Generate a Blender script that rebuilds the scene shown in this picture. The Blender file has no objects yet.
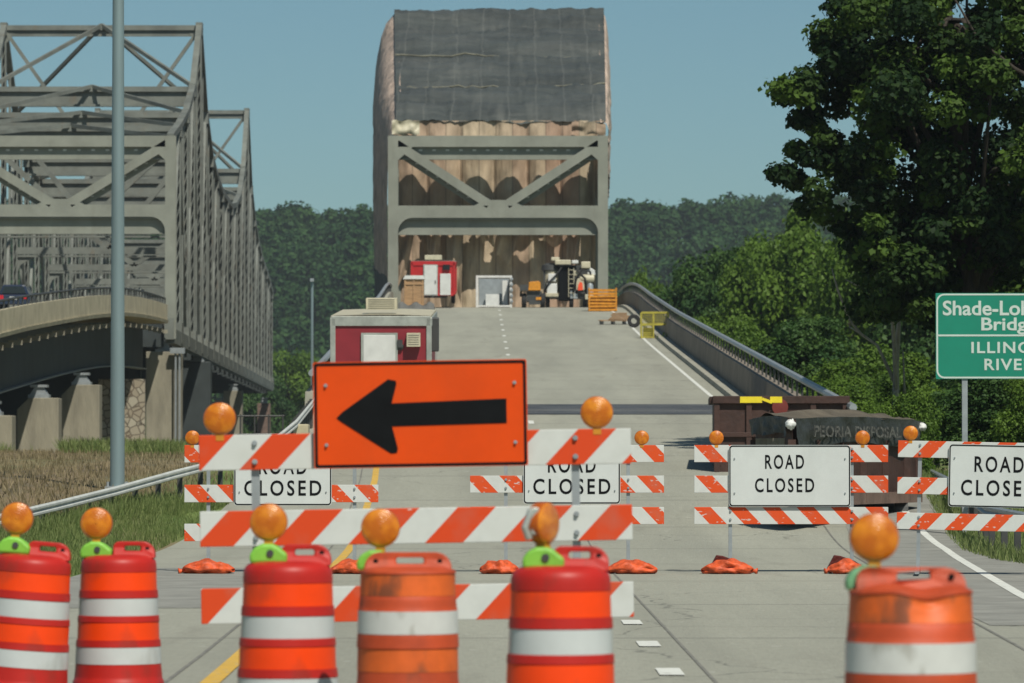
import bpy, math, random
import numpy as np
from mathutils import Vector, Matrix, Euler, noise

R = math.radians
random.seed(7)
sc = bpy.context.scene
C = sc.collection

# ------------------------------------------------------------------ camera, light, exposure
F = 4600.0                      # focal length in picture widths of 1024
CAMZ = 1.5
cam_d = bpy.data.cameras.new('camera')
cam = bpy.data.objects.new('camera', cam_d); C.objects.link(cam)
cam_d.sensor_width = 36.0
cam_d.lens = F / 1024 * 36.0
cam_d.clip_start = 1.0
cam_d.clip_end = 12000
cam.location = (0, 0, CAMZ)
cam.rotation_euler = (math.pi / 2 + math.atan(111.5 / F), 0, 0)
cam_d.dof.use_dof = True
cam_d.dof.focus_distance = 58
cam_d.dof.aperture_fstop = 6.0
sc.camera = cam

sun_dir = Vector((0.28, -0.68, 0.95)).normalized()      # towards the sun: behind the camera, to the right
sun_el = math.asin(sun_dir.z)
sun_az = math.atan2(sun_dir.x, sun_dir.y)
w = bpy.data.worlds.new('World'); sc.world = w; w.use_nodes = True
wn = w.node_tree.nodes; wl = w.node_tree.links
bg = wn['Background']
sky = wn.new('ShaderNodeTexSky'); sky.sky_type = 'NISHITA'; sky.sun_disc = False
sky.sun_elevation = sun_el; sky.sun_rotation = sun_az
sky.altitude = 150; sky.air_density = 0.75; sky.dust_density = 0.55; sky.ozone_density = 2.2
hs = wn.new('ShaderNodeMix'); hs.data_type = 'RGBA'; hs.blend_type = 'MULTIPLY'
hs.inputs[0].default_value = 1.0
hs.inputs[7].default_value = (0.70, 0.885, 0.80, 1)
wl.new(sky.outputs[0], hs.inputs[6]); wl.new(hs.outputs[2], bg.inputs[0])
bg.inputs[1].default_value = 0.068
sd = bpy.data.lights.new('sun', 'SUN'); sun = bpy.data.objects.new('sun', sd); C.objects.link(sun)
sd.energy = 3.9; sd.angle = R(0.53); sd.color = (1.0, 0.95, 0.85)
sun.rotation_euler = sun_dir.to_track_quat('Z', 'Y').to_euler()
sc.view_settings.view_transform = 'Standard'
sc.view_settings.look = 'None'
sc.view_settings.exposure = 0.22
sc.view_settings.gamma = 1.0
sc.render.engine = 'CYCLES'
sc.cycles.max_bounces = 6
sc.cycles.transparent_max_bounces = 8
sc.cycles.volume_bounces = 0

# ------------------------------------------------------------------ helpers
def P(px, d):                   # lateral position of picture column px at distance d
    return (px - 512) * d / F
def Z(py, d):                   # height of picture row py at distance d
    return CAMZ + (453 - py) * d / F
def sm(a, b, x):
    t = min(1, max(0, (x - a) / (b - a))); return t * t * (3 - 2 * t)

class MB:
    def __init__(s): s.v = []; s.f = []; s.m = []; s.uv = None
    def add(s, vs, fs, mi=0):
        o = len(s.v); s.v += [tuple(p) for p in vs]
        for f in fs: s.f.append(tuple(i + o for i in f)); s.m.append(mi)
    def box(s, c, sz, mi=0, rot=None):
        x, y, z = [q / 2 for q in sz]
        vs = [Vector((a * x, b * y, e * z)) for e in (-1, 1) for b in (-1, 1) for a in (-1, 1)]
        if rot is not None: vs = [rot @ p for p in vs]
        c = Vector(c)
        s.add([p + c for p in vs], [(0, 2, 3, 1), (4, 5, 7, 6), (0, 1, 5, 4), (1, 3, 7, 5), (3, 2, 6, 7), (2, 0, 4, 6)], mi)
        return s
    def bar(s, a, b, wx, wy, mi=0, up=(0, 0, 1)):
        a = Vector(a); b = Vector(b); d = (b - a); L = d.length; d.normalize()
        u = Vector(up)
        if abs(d.dot(u)) > 0.98: u = Vector((0, 1, 0))
        x = d.cross(u).normalized(); y = x.cross(d).normalized()
        vs = []
        for p in (a, b):
            for q, r_ in ((-1, -1), (1, -1), (1, 1), (-1, 1)): vs.append(p + x * q * wx / 2 + y * r_ * wy / 2)
        s.add(vs, [(3, 2, 1, 0), (4, 5, 6, 7), (0, 1, 5, 4), (1, 2, 6, 5), (2, 3, 7, 6), (3, 0, 4, 7)], mi)
        return s
    def tube(s, pts, r, n=8, mi=0, cap=True):
        pts = [Vector(p) for p in pts]
        rs = r if isinstance(r, (list, tuple)) else [r] * len(pts)
        vs = []; fs = []
        for i, p in enumerate(pts):
            d = (pts[min(i + 1, len(pts) - 1)] - pts[max(i - 1, 0)]).normalized()
            u = Vector((0, 0, 1)) if abs(d.z) < 0.9 else Vector((0, 1, 0))
            x = d.cross(u).normalized(); y = x.cross(d).normalized()
            for k in range(n):
                a = 2 * math.pi * k / n
                vs.append(p + (x * math.cos(a) + y * math.sin(a)) * rs[i])
        for i in range(len(pts) - 1):
            for k in range(n):
                k2 = (k + 1) % n
                fs.append((i * n + k, i * n + k2, (i + 1) * n + k2, (i + 1) * n + k))
        if cap:
            fs.append(tuple(range(n))[::-1]); fs.append(tuple(range((len(pts) - 1) * n, len(pts) * n)))
        s.add(vs, fs, mi); return s
    def lathe(s, prof, n=32, c=(0, 0, 0), mi=0, axis='z', cap=True):
        vs = []; fs = []
        for r_, h in prof:
            for k in range(n):
                a = 2 * math.pi * k / n
                p = (r_ * math.cos(a), r_ * math.sin(a), h)
                if axis == 'y': p = (p[0], h, p[1])
                if axis == 'x': p = (h, p[0], p[1])
                vs.append((p[0] + c[0], p[1] + c[1], p[2] + c[2]))
        for i in range(len(prof) - 1):
            for k in range(n):
                k2 = (k + 1) % n
                f = (i * n + k, i * n + k2, (i + 1) * n + k2, (i + 1) * n + k)
                fs.append(f if axis == 'z' else f[::-1])
        if cap:
            fs.append(tuple(range(n))[::-1]); fs.append(tuple(range((len(prof) - 1) * n, len(prof) * n)))
        if isinstance(mi, (list, tuple)):
            o = len(s.f); s.add(vs, fs, 0)
            for i in range(len(prof) - 1):
                for k in range(n): s.m[o + i * n + k] = mi[i]
            for q in range(o + (len(prof) - 1) * n, len(s.f)): s.m[q] = mi[-1]
        else: s.add(vs, fs, mi)
        return s
    def prism(s, poly, y0, y1, mi=0):       # poly of (x, z), counter-clockwise seen from -y
        n = len(poly)
        vs = [(x, y0, z) for x, z in poly] + [(x, y1, z) for x, z in poly]
        fs = [tuple(range(n)), tuple(range(n, 2 * n))[::-1]]
        for k in range(n): k2 = (k + 1) % n; fs.append((k2, k, k + n, k2 + n))
        s.add(vs, fs, mi); return s
    def frame(s, outer, inner, y0, y1, mi=0):    # flat ring between two outlines with equal point counts
        n = len(outer)
        vs = [(x, y0, z) for x, z in outer] + [(x, y0, z) for x, z in inner] + [(x, y1, z) for x, z in outer] + [(x, y1, z) for x, z in inner]
        fs = []
        for k in range(n):
            k2 = (k + 1) % n
            fs += [(k, k2, n + k2, n + k), (2 * n + k2, 2 * n + k, 3 * n + k, 3 * n + k2),
                   (k2, k, 2 * n + k, 2 * n + k2), (n + k, n + k2, 3 * n + k2, 3 * n + k)]
        s.add(vs, fs, mi); return s
    def grid(s, nx, ny, fn, mi=0):
        vs = [fn(i, j) for j in range(ny) for i in range(nx)]
        fs = [(j * nx + i, j * nx + i + 1, (j + 1) * nx + i + 1, (j + 1) * nx + i) for j in range(ny - 1) for i in range(nx - 1)]
        s.add(vs, fs, mi); return s
    def build(s, name, mats, parent=None, smooth=False, bevel=0, loc=None):
        me = bpy.data.meshes.new(name)
        me.from_pydata(s.v, [], s.f)
        if not isinstance(mats, (list, tuple)): mats = [mats]
        for q in mats: me.materials.append(q)
        me.polygons.foreach_set('material_index', s.m)
        if smooth:
            me.polygons.foreach_set('use_smooth', [True] * len(s.f))
        me.update()
        o = bpy.data.objects.new(name, me); C.objects.link(o)
        if parent: o.parent = parent
        if loc is not None: o.location = loc
        if smooth == 'auto':
            try: me.shade_auto_smooth
            except Exception: pass
            mod = o.modifiers.new('edge', 'EDGE_SPLIT'); mod.split_angle = R(35)
        if bevel:
            b = o.modifiers.new('bevel', 'BEVEL'); b.width = bevel; b.segments = 2; b.limit_method = 'ANGLE'
        return o

def tag(o, label=None, cat=None, group=None, kind=None):
    if label: o['label'] = label
    if cat: o['category'] = cat
    if group: o['group'] = group
    if kind: o['kind'] = kind
    return o
def thing(name, label, cat, loc=(0, 0, 0), rot=(0, 0, 0), group=None):
    o = bpy.data.objects.new(name, None); C.objects.link(o)
    o.location = loc; o.rotation_euler = rot; o.empty_display_size = 0.2
    return tag(o, label, cat, group)
def kids(o): return [c for c in bpy.data.objects if c.parent == o]
def dup(root, loc, rot=(0, 0, 0), label=None, group=None, parent=None, scale=None):
    r = root.copy(); C.objects.link(r); r.location = loc; r.rotation_euler = rot; r.parent = parent
    if scale: r.scale = scale
    if label: r['label'] = label
    if group: r['group'] = group
    for ch in kids(root):
        c = ch.copy(); C.objects.link(c); c.parent = r
        for g in kids(ch):
            e = g.copy(); C.objects.link(e); e.parent = c
    return r

def rounded(w_, h_, r_, n=5, cx=0, cz=0):
    pts = []
    for (sx, sz, a0) in ((1, -1, -90), (1, 1, 0), (-1, 1, 90), (-1, -1, 180)):
        for k in range(n + 1):
            a = R(a0 + 90 * k / n)
            pts.append((cx + sx * (w_ / 2 - r_) + r_ * math.cos(a), cz + sz * (h_ / 2 - r_) + r_ * math.sin(a)))
    return pts

def text_mb(s, size, bold=0.0, xs=1.0, spacing=1.0, depth=0.002):
    cu = bpy.data.curves.new('t', 'FONT'); cu.body = s; cu.size = size; cu.align_x = 'CENTER'; cu.align_y = 'CENTER'
    cu.offset = bold; cu.space_character = spacing; cu.extrude = depth / 2; cu.resolution_u = 4
    o = bpy.data.objects.new('t', cu); C.objects.link(o)
    dg = bpy.context.evaluated_depsgraph_get(); dg.update()
    me = bpy.data.meshes.new_from_object(o.evaluated_get(dg))
    vs = [(v.co.x * xs, -v.co.z, v.co.y) for v in me.vertices]
    fs = [tuple(p.vertices) for p in me.polygons]
    bpy.data.objects.remove(o); bpy.data.curves.remove(cu); bpy.data.meshes.remove(me)
    return vs, fs
def add_text(mb, s, x, z, size, y, bold=0.0, xs=1.0, spacing=1.0, mi=0, width=None, height=None, warp=None):
    vs, fs = text_mb(s, size, bold, xs, spacing)
    x0 = min(v[0] for v in vs); x1 = max(v[0] for v in vs); z0 = min(v[2] for v in vs); z1 = max(v[2] for v in vs)
    kx = width / (x1 - x0) if width else 1; kz = height / (z1 - z0) if height else 1
    out = [((v[0] - (x0 + x1) / 2) * kx + x, v[1] + y, (v[2] - (z0 + z1) / 2) * kz + z) for v in vs]
    if warp: out = [warp(p) for p in out]
    mb.add(out, fs, mi)

# ------------------------------------------------------------------ materials
def mat(name, col, rough=0.7, var=0.15, *a_, **k_):
    bd = k_.pop('bdist', 0.05); m = mat0(name, col, rough, var, *a_, **k_)
    for n_ in m.node_tree.nodes:
        if n_.type == 'BUMP': n_.inputs['Distance'].default_value = bd
    return m
def mat0(name, col, rough=0.7, var=0.15, scale=3.0, col2=None, bump=0.0, bscale=None, metal=0.0, spec=0.5,
        stretch=None, detail=6, contrast=(0.35, 0.65), coat=0.0, extra=None):
    m = bpy.data.materials.new(name); m.use_nodes = True
    nt = m.node_tree; n = nt.nodes; l = nt.links; b = n['Principled BSDF']
    b.inputs['Roughness'].default_value = rough; b.inputs['Metallic'].default_value = metal
    b.inputs['Specular IOR Level'].default_value = spec
    if coat: b.inputs['Coat Weight'].default_value = coat
    tc = n.new('ShaderNodeTexCoord'); mp = n.new('ShaderNodeMapping')
    l.new(tc.outputs['Object'], mp.inputs[0])
    if stretch: mp.inputs['Scale'].default_value = stretch
    nz = n.new('ShaderNodeTexNoise'); nz.inputs['Scale'].default_value = scale; nz.inputs['Detail'].default_value = detail
    nz.inputs['Roughness'].default_value = 0.65
    l.new(mp.outputs[0], nz.inputs['Vector'])
    cr = n.new('ShaderNodeValToRGB')
    c2 = col2 if col2 else tuple(c * (1 - var) for c in col)
    c1 = col if col2 else tuple(min(1, c * (1 + var * 0.6)) for c in col)
    cr.color_ramp.elements[0].position = contrast[0]; cr.color_ramp.elements[0].color = (*c2, 1)
    cr.color_ramp.elements[1].position = contrast[1]; cr.color_ramp.elements[1].color = (*c1, 1)
    l.new(nz.outputs[0], cr.inputs[0])
    out = cr.outputs[0]
    if extra: out = extra(nt, tc, out)
    l.new(out, b.inputs['Base Color'])
    if bump:
        bp = n.new('ShaderNodeBump'); bp.inputs['Strength'].default_value = bump; bp.inputs['Distance'].default_value = 0.05
        nb = n.new('ShaderNodeTexNoise'); nb.inputs['Scale'].default_value = bscale or scale * 4; nb.inputs['Detail'].default_value = 8
        l.new(mp.outputs[0], nb.inputs['Vector']); l.new(nb.outputs[0], bp.inputs['Height']); l.new(bp.outputs[0], b.inputs['Normal'])
    return m

def nmath(nt, op, a, b=None, c=None):
    q = nt.nodes.new('ShaderNodeMath'); q.operation = op
    for i, v in enumerate((a, b, c)):
        if v is None: continue
        if isinstance(v, (int, float)): q.inputs[i].default_value = v
        else: nt.links.new(v, q.inputs[i])
    return q.outputs[0]
def nmix(nt, f, a, b, mode='MIX'):
    q = nt.nodes.new('ShaderNodeMix'); q.data_type = 'RGBA'; q.blend_type = mode
    for i, v in ((0, f), (6, a), (7, b)):
        if isinstance(v, (int, float)): q.inputs[i].default_value = v
        elif isinstance(v, tuple): q.inputs[i].default_value = (*v[:3], 1)
        else: nt.links.new(v, q.inputs[i])
    return q.outputs[2]
def nnoise(nt, tc, scale, stretch=None, detail=5, coord='Object'):
    mp = nt.nodes.new('ShaderNodeMapping'); nt.links.new(tc.outputs[coord], mp.inputs[0])
    if stretch: mp.inputs['Scale'].default_value = stretch
    q = nt.nodes.new('ShaderNodeTexNoise'); q.inputs['Scale'].default_value = scale; q.inputs['Detail'].default_value = detail
    nt.links.new(mp.outputs[0], q.inputs['Vector']); return q.outputs[0]
def nstep(nt, v, lo, hi):
    q = nt.nodes.new('ShaderNodeMapRange'); q.inputs['From Min'].default_value = lo; q.inputs['From Max'].default_value = hi
    nt.links.new(v, q.inputs['Value']); return q.outputs[0]

# concrete pavement: slabs with saw-cut joints, stains and tyre-worn tracks
def pavement_extra(nt, tc, col):
    sx = nt.nodes.new('ShaderNodeSeparateXYZ'); nt.links.new(tc.outputs['Object'], sx.inputs[0])
    wob = nmath(nt, 'MULTIPLY', nmath(nt, 'SUBTRACT', nnoise(nt, tc, 0.6), 0.5), 0.12)
    yy = nmath(nt, 'ADD', sx.outputs[1], wob)
    fr = nmath(nt, 'FRACT', nmath(nt, 'DIVIDE', yy, 8.3))
    joint = nmath(nt, 'LESS_THAN', nmath(nt, 'ABSOLUTE', nmath(nt, 'SUBTRACT', fr, 0.5)), 0.012)
    col = nmix(nt, nmath(nt, 'MULTIPLY', joint, 0.38), col, (0.09, 0.09, 0.08))
    cell = nmath(nt, 'FLOOR', nmath(nt, 'ADD', nmath(nt, 'DIVIDE', yy, 8.3), 0.5))
    wn_ = nt.nodes.new('ShaderNodeTexWhiteNoise'); wn_.noise_dimensions = '1D'; nt.links.new(cell, wn_.inputs['W'])
    v = nmath(nt, 'ADD', nmath(nt, 'MULTIPLY', wn_.outputs[0], 0.05), 0.93)
    cb = nt.nodes.new('ShaderNodeCombineColor')
    for i in range(3): nt.links.new(v, cb.inputs[i])
    col = nmix(nt, 1.0, col, cb.outputs[0], 'MULTIPLY')
    st = nstep(nt, nnoise(nt, tc, 1.0, (0.75, 0.02, 1), 5), 0.48, 0.72)
    col = nmix(nt, nmath(nt, 'MULTIPLY', st, 0.35), col, (0.17, 0.17, 0.14))
    st = nstep(nt, nnoise(nt, tc, 1.0, (14, 4.0, 1), 8), 0.40, 0.70)
    col = nmix(nt, nmath(nt, 'MULTIPLY', st, 0.30), col, (0.20, 0.20, 0.165))
    st = nstep(nt, nnoise(nt, tc, 1.0, (9, 3.0, 1), 8), 0.66, 0.70)
    col = nmix(nt, nmath(nt, 'MULTIPLY', st, 0.35), col, (0.50, 0.50, 0.44))
    cv = nt.nodes.new('ShaderNodeTexVoronoi'); cv.feature = 'DISTANCE_TO_EDGE'; cv.inputs['Scale'].default_value = 0.16
    wmp = nt.nodes.new('ShaderNodeVectorMath'); wmp.operation = 'ADD'
    nv = nt.nodes.new('ShaderNodeTexNoise'); nv.inputs['Scale'].default_value = 0.7; nv.inputs['Detail'].default_value = 6; nt.links.new(tc.outputs['Object'], nv.inputs['Vector'])
    nt.links.new(tc.outputs['Object'], wmp.inputs[0]); nt.links.new(nv.outputs['Color'], wmp.inputs[1]); nt.links.new(wmp.outputs[0], cv.inputs['Vector'])
    ck = nmath(nt, 'LESS_THAN', cv.outputs['Distance'], 0.0022)
    col = nmix(nt, nmath(nt, 'MULTIPLY', ck, 0.55), col, (0.10, 0.10, 0.085))
    st = nstep(nt, nnoise(nt, tc, 1.0, (1.6, 0.22, 1), 8), 0.58, 0.74)
    col = nmix(nt, nmath(nt, 'MULTIPLY', st, 0.3), col, (0.16, 0.15, 0.12))
    return col
M = {}
def scuff0(nt, tc, col):
    d = nstep(nt, nnoise(nt, tc, 1.3, (1, 1, 0.35), 8), 0.55, 0.75)
    return nmix(nt, nmath(nt, 'MULTIPLY', d, 0.35), col, (0.13, 0.125, 0.095))
M['pavement'] = mat('pavement', (0.335, 0.335, 0.27), 0.9, 0.12, 0.35, extra=pavement_extra, stretch=(1, 0.12, 1), bump=0.25, bscale=30)
M['asphalt'] = mat('asphalt', (0.10, 0.10, 0.10), 0.92, 0.25, 1.5, bump=0.3, bscale=60)
M['joint'] = mat('joint_seal', (0.19, 0.185, 0.16), 0.9, 0.3, 3)
M['worn_asphalt'] = mat('worn_asphalt', (0.255, 0.255, 0.225), 0.92, 0.2, 1.5, bump=0.3, bscale=60)
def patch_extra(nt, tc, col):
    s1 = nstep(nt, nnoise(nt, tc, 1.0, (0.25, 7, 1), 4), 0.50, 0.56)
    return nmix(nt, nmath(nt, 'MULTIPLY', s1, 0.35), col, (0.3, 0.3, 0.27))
M['dark_band'] = mat('dark_band', (0.034, 0.042, 0.054), 0.85, 0.3, 2, extra=patch_extra)  # dark bluish tone with paler streaks, for the band across the ramp
def worn(nt, tc, col):
    s = nstep(nt, nnoise(nt, tc, 9.0), 0.60, 0.66)
    return nmix(nt, nmath(nt, 'MULTIPLY', s, 0.7), col, (0.36, 0.36, 0.31))
M['white_line'] = mat('white_line', (0.66, 0.67, 0.61), 0.7, 0.1, 4, extra=worn)
M['yellow_line'] = mat('yellow_line', (0.62, 0.38, 0.06), 0.75, 0.15, 4, extra=worn)
M['concrete'] = mat('concrete', (0.33, 0.32, 0.26), 0.9, 0.25, 1.2, bump=0.3, bscale=12, stretch=(1, 1, 0.4))
M['pier_concrete'] = mat('pier_concrete', (0.26, 0.24, 0.18), 0.9, 0.25, 0.8, bump=0.3, bscale=10, stretch=(1.5, 1.5, 0.35))
M['pale_concrete'] = mat('pale_concrete', (0.45, 0.40, 0.27), 0.9, 0.2, 0.8, bump=0.2, bscale=10)
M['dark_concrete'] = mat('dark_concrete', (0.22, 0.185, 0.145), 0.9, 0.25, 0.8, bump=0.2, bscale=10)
def rust_extra(nt, tc, col):
    s = nstep(nt, nnoise(nt, tc, 1.6, (1, 1, 0.5), 8), 0.58, 0.72)
    return nmix(nt, nmath(nt, 'MULTIPLY', s, 0.5), col, (0.16, 0.13, 0.09))
M['bridge_paint'] = mat('bridge_paint', (0.225, 0.235, 0.195), 0.6, 0.14, 0.6, bump=0.1, extra=scuff0)
M['truss_paint'] = mat('truss_paint', (0.160, 0.172, 0.150), 0.65, 0.30, 0.5, extra=rust_extra, bump=0.1)
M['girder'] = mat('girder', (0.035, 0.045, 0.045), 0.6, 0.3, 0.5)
M['galv'] = mat('galv', (0.33, 0.36, 0.37), 0.45, 0.15, 4, metal=0.35)
M['rail_steel'] = mat('rail_steel', (0.50, 0.52, 0.49), 0.6, 0.15, 3)
M['lamp_post'] = mat('lamp_post', (0.23, 0.30, 0.31), 0.4, 0.10, 0.7, metal=0.35, stretch=(3, 3, 0.4))
M['dark_steel'] = mat('dark_steel', (0.05, 0.052, 0.05), 0.55, 0.2, 3)
M['black'] = mat('black', (0.008, 0.009, 0.010), 0.9, 0.2, 8, spec=0.1)
M['rubber'] = mat('rubber', (0.02, 0.02, 0.02), 0.85, 0.3, 8)
M['soil'] = mat('soil', (0.15, 0.13, 0.09), 0.95, 0.3, 2)
M['white_paint'] = mat('white_paint', (0.62, 0.63, 0.60), 0.5, 0.12, 2)
M['cream'] = mat('cream', (0.50, 0.46, 0.33), 0.5, 0.2, 3)
M['red_paint'] = mat('red_paint', (0.24, 0.020, 0.030), 0.45, 0.12, 1.5)
M['bright_red'] = mat('bright_red', (0.45, 0.018, 0.020), 0.45, 0.12, 1.5)
M['alu'] = mat('alu', (0.42, 0.44, 0.40), 0.45, 0.2, 3, metal=0.4)
M['wood'] = mat('wood', (0.36, 0.22, 0.11), 0.8, 0.25, 3, stretch=(1, 1, 6))
M['yellow_paint'] = mat('yellow_paint', (0.62, 0.25, 0.015), 0.5, 0.3, 4)
M['cage_yellow'] = mat('cage_yellow', (0.38, 0.33, 0.04), 0.6, 0.3, 4)
M['glass_dark'] = mat('glass_dark', (0.015, 0.02, 0.025), 0.12, 0.1, 2)
M['rust_brown'] = mat('rust_brown', (0.050, 0.022, 0.015), 0.7, 0.35, 2.5, bump=0.2)
M['rust_light'] = mat('rust_light', (0.16, 0.105, 0.08), 0.7, 0.3, 2.5, bump=0.2)
M['tape_yellow'] = mat('tape_yellow', (0.75, 0.60, 0.02), 0.5, 0.1, 4)
M['faded_letter'] = mat('faded_letter', (0.20, 0.20, 0.18), 0.8, 0.6, 9, contrast=(0.4, 0.55))
M['black_tarp'] = mat('black_tarp', (0.032, 0.036, 0.032), 0.6, 0.3, 2.5, bump=0.8, bscale=3, bdist=0.12)
M['tarp_top'] = mat('tarp_top', (0.12, 0.10, 0.07), 0.8, 0.5, 0.8, bump=0.8, bscale=2, bdist=0.15)

# retro-reflective boards: stripe boundaries ride in the UV map, scuffs are noise
def stripe_mat(name, orange, wear):
    def ex(nt, tc, col):
        uv = nt.nodes.new('ShaderNodeUVMap'); uv.uv_map = 'stripe'
        sx = nt.nodes.new('ShaderNodeSeparateXYZ'); nt.links.new(uv.outputs[0], sx.inputs[0])
        t = nmath(nt, 'LESS_THAN', nmath(nt, 'FRACT', sx.outputs[0]), 0.5)
        sc_ = nstep(nt, nnoise(nt, tc, 14.0, (1, 1, 2.2), 6), wear, wear + 0.02)
        t = nmath(nt, 'MULTIPLY', t, nmath(nt, 'SUBTRACT', 1.0, nmath(nt, 'MULTIPLY', sc_, 0.7)))
        c = nmix(nt, t, col, orange)
        d = nstep(nt, nnoise(nt, tc, 5.0, None, 8), 0.52, 0.8)
        return nmix(nt, nmath(nt, 'MULTIPLY', d, 0.30), c, (0.22, 0.21, 0.17))
    return mat(name, (0.57, 0.59, 0.56), 0.55, 0.08, 5, extra=ex, spec=0.25)
M['stripe'] = stripe_mat('stripe_board', (0.62, 0.060, 0.012), 0.74)
M['stripe_old'] = stripe_mat('stripe_board_scuffed', (0.64, 0.075, 0.014), 0.63)
def grime(nt, tc, col):
    d = nstep(nt, nnoise(nt, tc, 2.0, (1, 1, 0.3), 8), 0.5, 0.85)
    return nmix(nt, nmath(nt, 'MULTIPLY', d, 0.30), col, (0.25, 0.25, 0.2))
M['sign_white'] = mat('sign_white', (0.56, 0.59, 0.57), 0.42, 0.05, 3, extra=grime)
M['sign_orange'] = mat('sign_orange', (0.68, 0.066, 0.004), 0.5, 0.08, 2.5, spec=0.2, extra=lambda nt, tc, col: nmix(nt, nmath(nt, 'MULTIPLY', nstep(nt, nnoise(nt, tc, 3.0, (1, 1, 0.4), 8), 0.5, 0.8), 0.25), col, (0.30, 0.06, 0.02)))
M['sign_green'] = mat('sign_green', (0.006, 0.21, 0.135), 0.45, 0.06, 3)
M['sign_letter'] = mat('sign_letter', (0.52, 0.60, 0.55), 0.45, 0.05, 3)
def scuff(c2, lo, scale=7.0, amt=0.5):
    def ex(nt, tc, col):
        d = nstep(nt, nnoise(nt, tc, scale, (1, 1, 0.45), 9), lo, lo + 0.08)
        return nmix(nt, nmath(nt, 'MULTIPLY', d, amt), col, c2)
    return ex
M['drum_red'] = mat('drum_red', (0.46, 0.020, 0.014), 0.45, 0.12, 3, spec=0.3, extra=scuff((0.25, 0.03, 0.02), 0.58, 5, 0.6))
M['drum_orange'] = mat('drum_orange', (0.88, 0.062, 0.006), 0.4, 0.08, 3, spec=0.25, extra=scuff((0.5, 0.05, 0.02), 0.58, 5, 0.6))
M['drum_white'] = mat('drum_white', (0.52, 0.55, 0.54), 0.38, 0.08, 2.5, extra=scuff((0.3, 0.3, 0.27), 0.57, 4, 0.40))
M['old_red'] = mat('old_red', (0.48, 0.062, 0.014), 0.6, 0.22, 4, extra=scuff((0.20, 0.05, 0.02), 0.60))
M['old_orange'] = mat('old_orange', (0.66, 0.115, 0.014), 0.55, 0.2, 4, extra=scuff((0.13, 0.05, 0.025), 0.565, 5, 0.8))
M['old_white'] = mat('old_white', (0.56, 0.57, 0.54), 0.5, 0.12, 3, extra=scuff((0.20, 0.18, 0.13), 0.575, 5, 0.65))
M['bracket_green'] = mat('bracket_green', (0.20, 0.50, 0.05), 0.5, 0.15, 8)
M['bracket_old'] = mat('bracket_old_green', (0.15, 0.36, 0.18), 0.6, 0.2, 8)
M['sandbag'] = mat('sandbag', (0.60, 0.085, 0.018), 0.6, 0.45, 7, bump=0.4, bscale=9)
M['sandbag_dark'] = mat('sandbag_dark', (0.10, 0.016, 0.012), 0.7, 0.3, 9, bump=0.5, bscale=14)
M['leather_navy'] = mat('navy_car', (0.012, 0.02, 0.05), 0.25, 0.1, 2, coat=0.6)
M['red_lamp'] = mat('tail_lamp', (0.5, 0.01, 0.02), 0.25, 0.1, 5)
M['vest'] = mat('marker_orange', (0.80, 0.08, 0.02), 0.6, 0.1, 5)
# amber lens, moulded with small facets
def lens_mat():
    m = bpy.data.materials.new('amber_lens'); m.use_nodes = True; nt = m.node_tree; b = nt.nodes['Principled BSDF']
    tc = nt.nodes.new('ShaderNodeTexCoord')
    b.inputs['Roughness'].default_value = 0.30
    b.inputs['Subsurface Weight'].default_value = 0.0
    b.inputs['Transmission Weight'].default_value = 0.15
    n1 = nnoise(nt, tc, 16.0, None, 4)
    c = nmix(nt, nstep(nt, n1, 0.42, 0.72), (0.55, 0.140, 0.004), (0.80, 0.290, 0.014))
    nt.links.new(c, b.inputs['Base Color'])
    vo = nt.nodes.new('ShaderNodeTexVoronoi'); vo.inputs['Scale'].default_value = 120
    nt.links.new(tc.outputs['Object'], vo.inputs['Vector'])
    bp = nt.nodes.new('ShaderNodeBump'); bp.inputs['Strength'].default_value = 0.35; bp.inputs['Distance'].default_value = 0.003
    nt.links.new(vo.outputs['Distance'], bp.inputs['Height']); nt.links.new(bp.outputs[0], b.inputs['Normal'])
    return m
M['lens'] = lens_mat()
M['lens_rim'] = mat('lens_rim', (0.42, 0.085, 0.004), 0.4, 0.15, 8)
# tarpaulins of the containment
def curtain_extra(nt, tc, col):
    sx = nt.nodes.new('ShaderNodeSeparateXYZ'); nt.links.new(tc.outputs['Object'], sx.inputs[0])
    cell = nmath(nt, 'FLOOR', nmath(nt, 'DIVIDE', sx.outputs[0], 1.03))
    wn_ = nt.nodes.new('ShaderNodeTexWhiteNoise'); wn_.noise_dimensions = '1D'; nt.links.new(cell, wn_.inputs['W'])
    c = nmix(nt, nmath(nt, 'MULTIPLY', wn_.outputs[0], 0.7), col, (0.34, 0.20, 0.14))
    fr = nmath(nt, 'FRACT', nmath(nt, 'DIVIDE', sx.outputs[0], 1.03))
    seam = nmath(nt, 'LESS_THAN', fr, 0.07)
    c = nmix(nt, nmath(nt, 'MULTIPLY', seam, 0.5), c, (0.07, 0.055, 0.04))
    d = nstep(nt, nnoise(nt, tc, 0.8, (1.0, 1, 0.6), 4), 0.45, 0.8)
    c = nmix(nt, nmath(nt, 'MULTIPLY', d, 0.6), c, (0.13, 0.09, 0.06))
    return c
M['curtain'] = mat('curtain', (0.43, 0.345, 0.235), 0.85, 0.2, 1.0, extra=curtain_extra, bump=0.6, bscale=1.6, stretch=(2, 1, 0.5), bdist=0.2)
M['side_tarp'] = mat('side_tarp', (0.52, 0.40, 0.32), 0.85, 0.35, 0.8, bump=0.8, bscale=1.2, bdist=0.25)
M['grey_tarp'] = mat('grey_tarp', (0.13, 0.13, 0.12), 0.8, 0.3, 0.8, bump=0.8, bscale=2.0)
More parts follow.
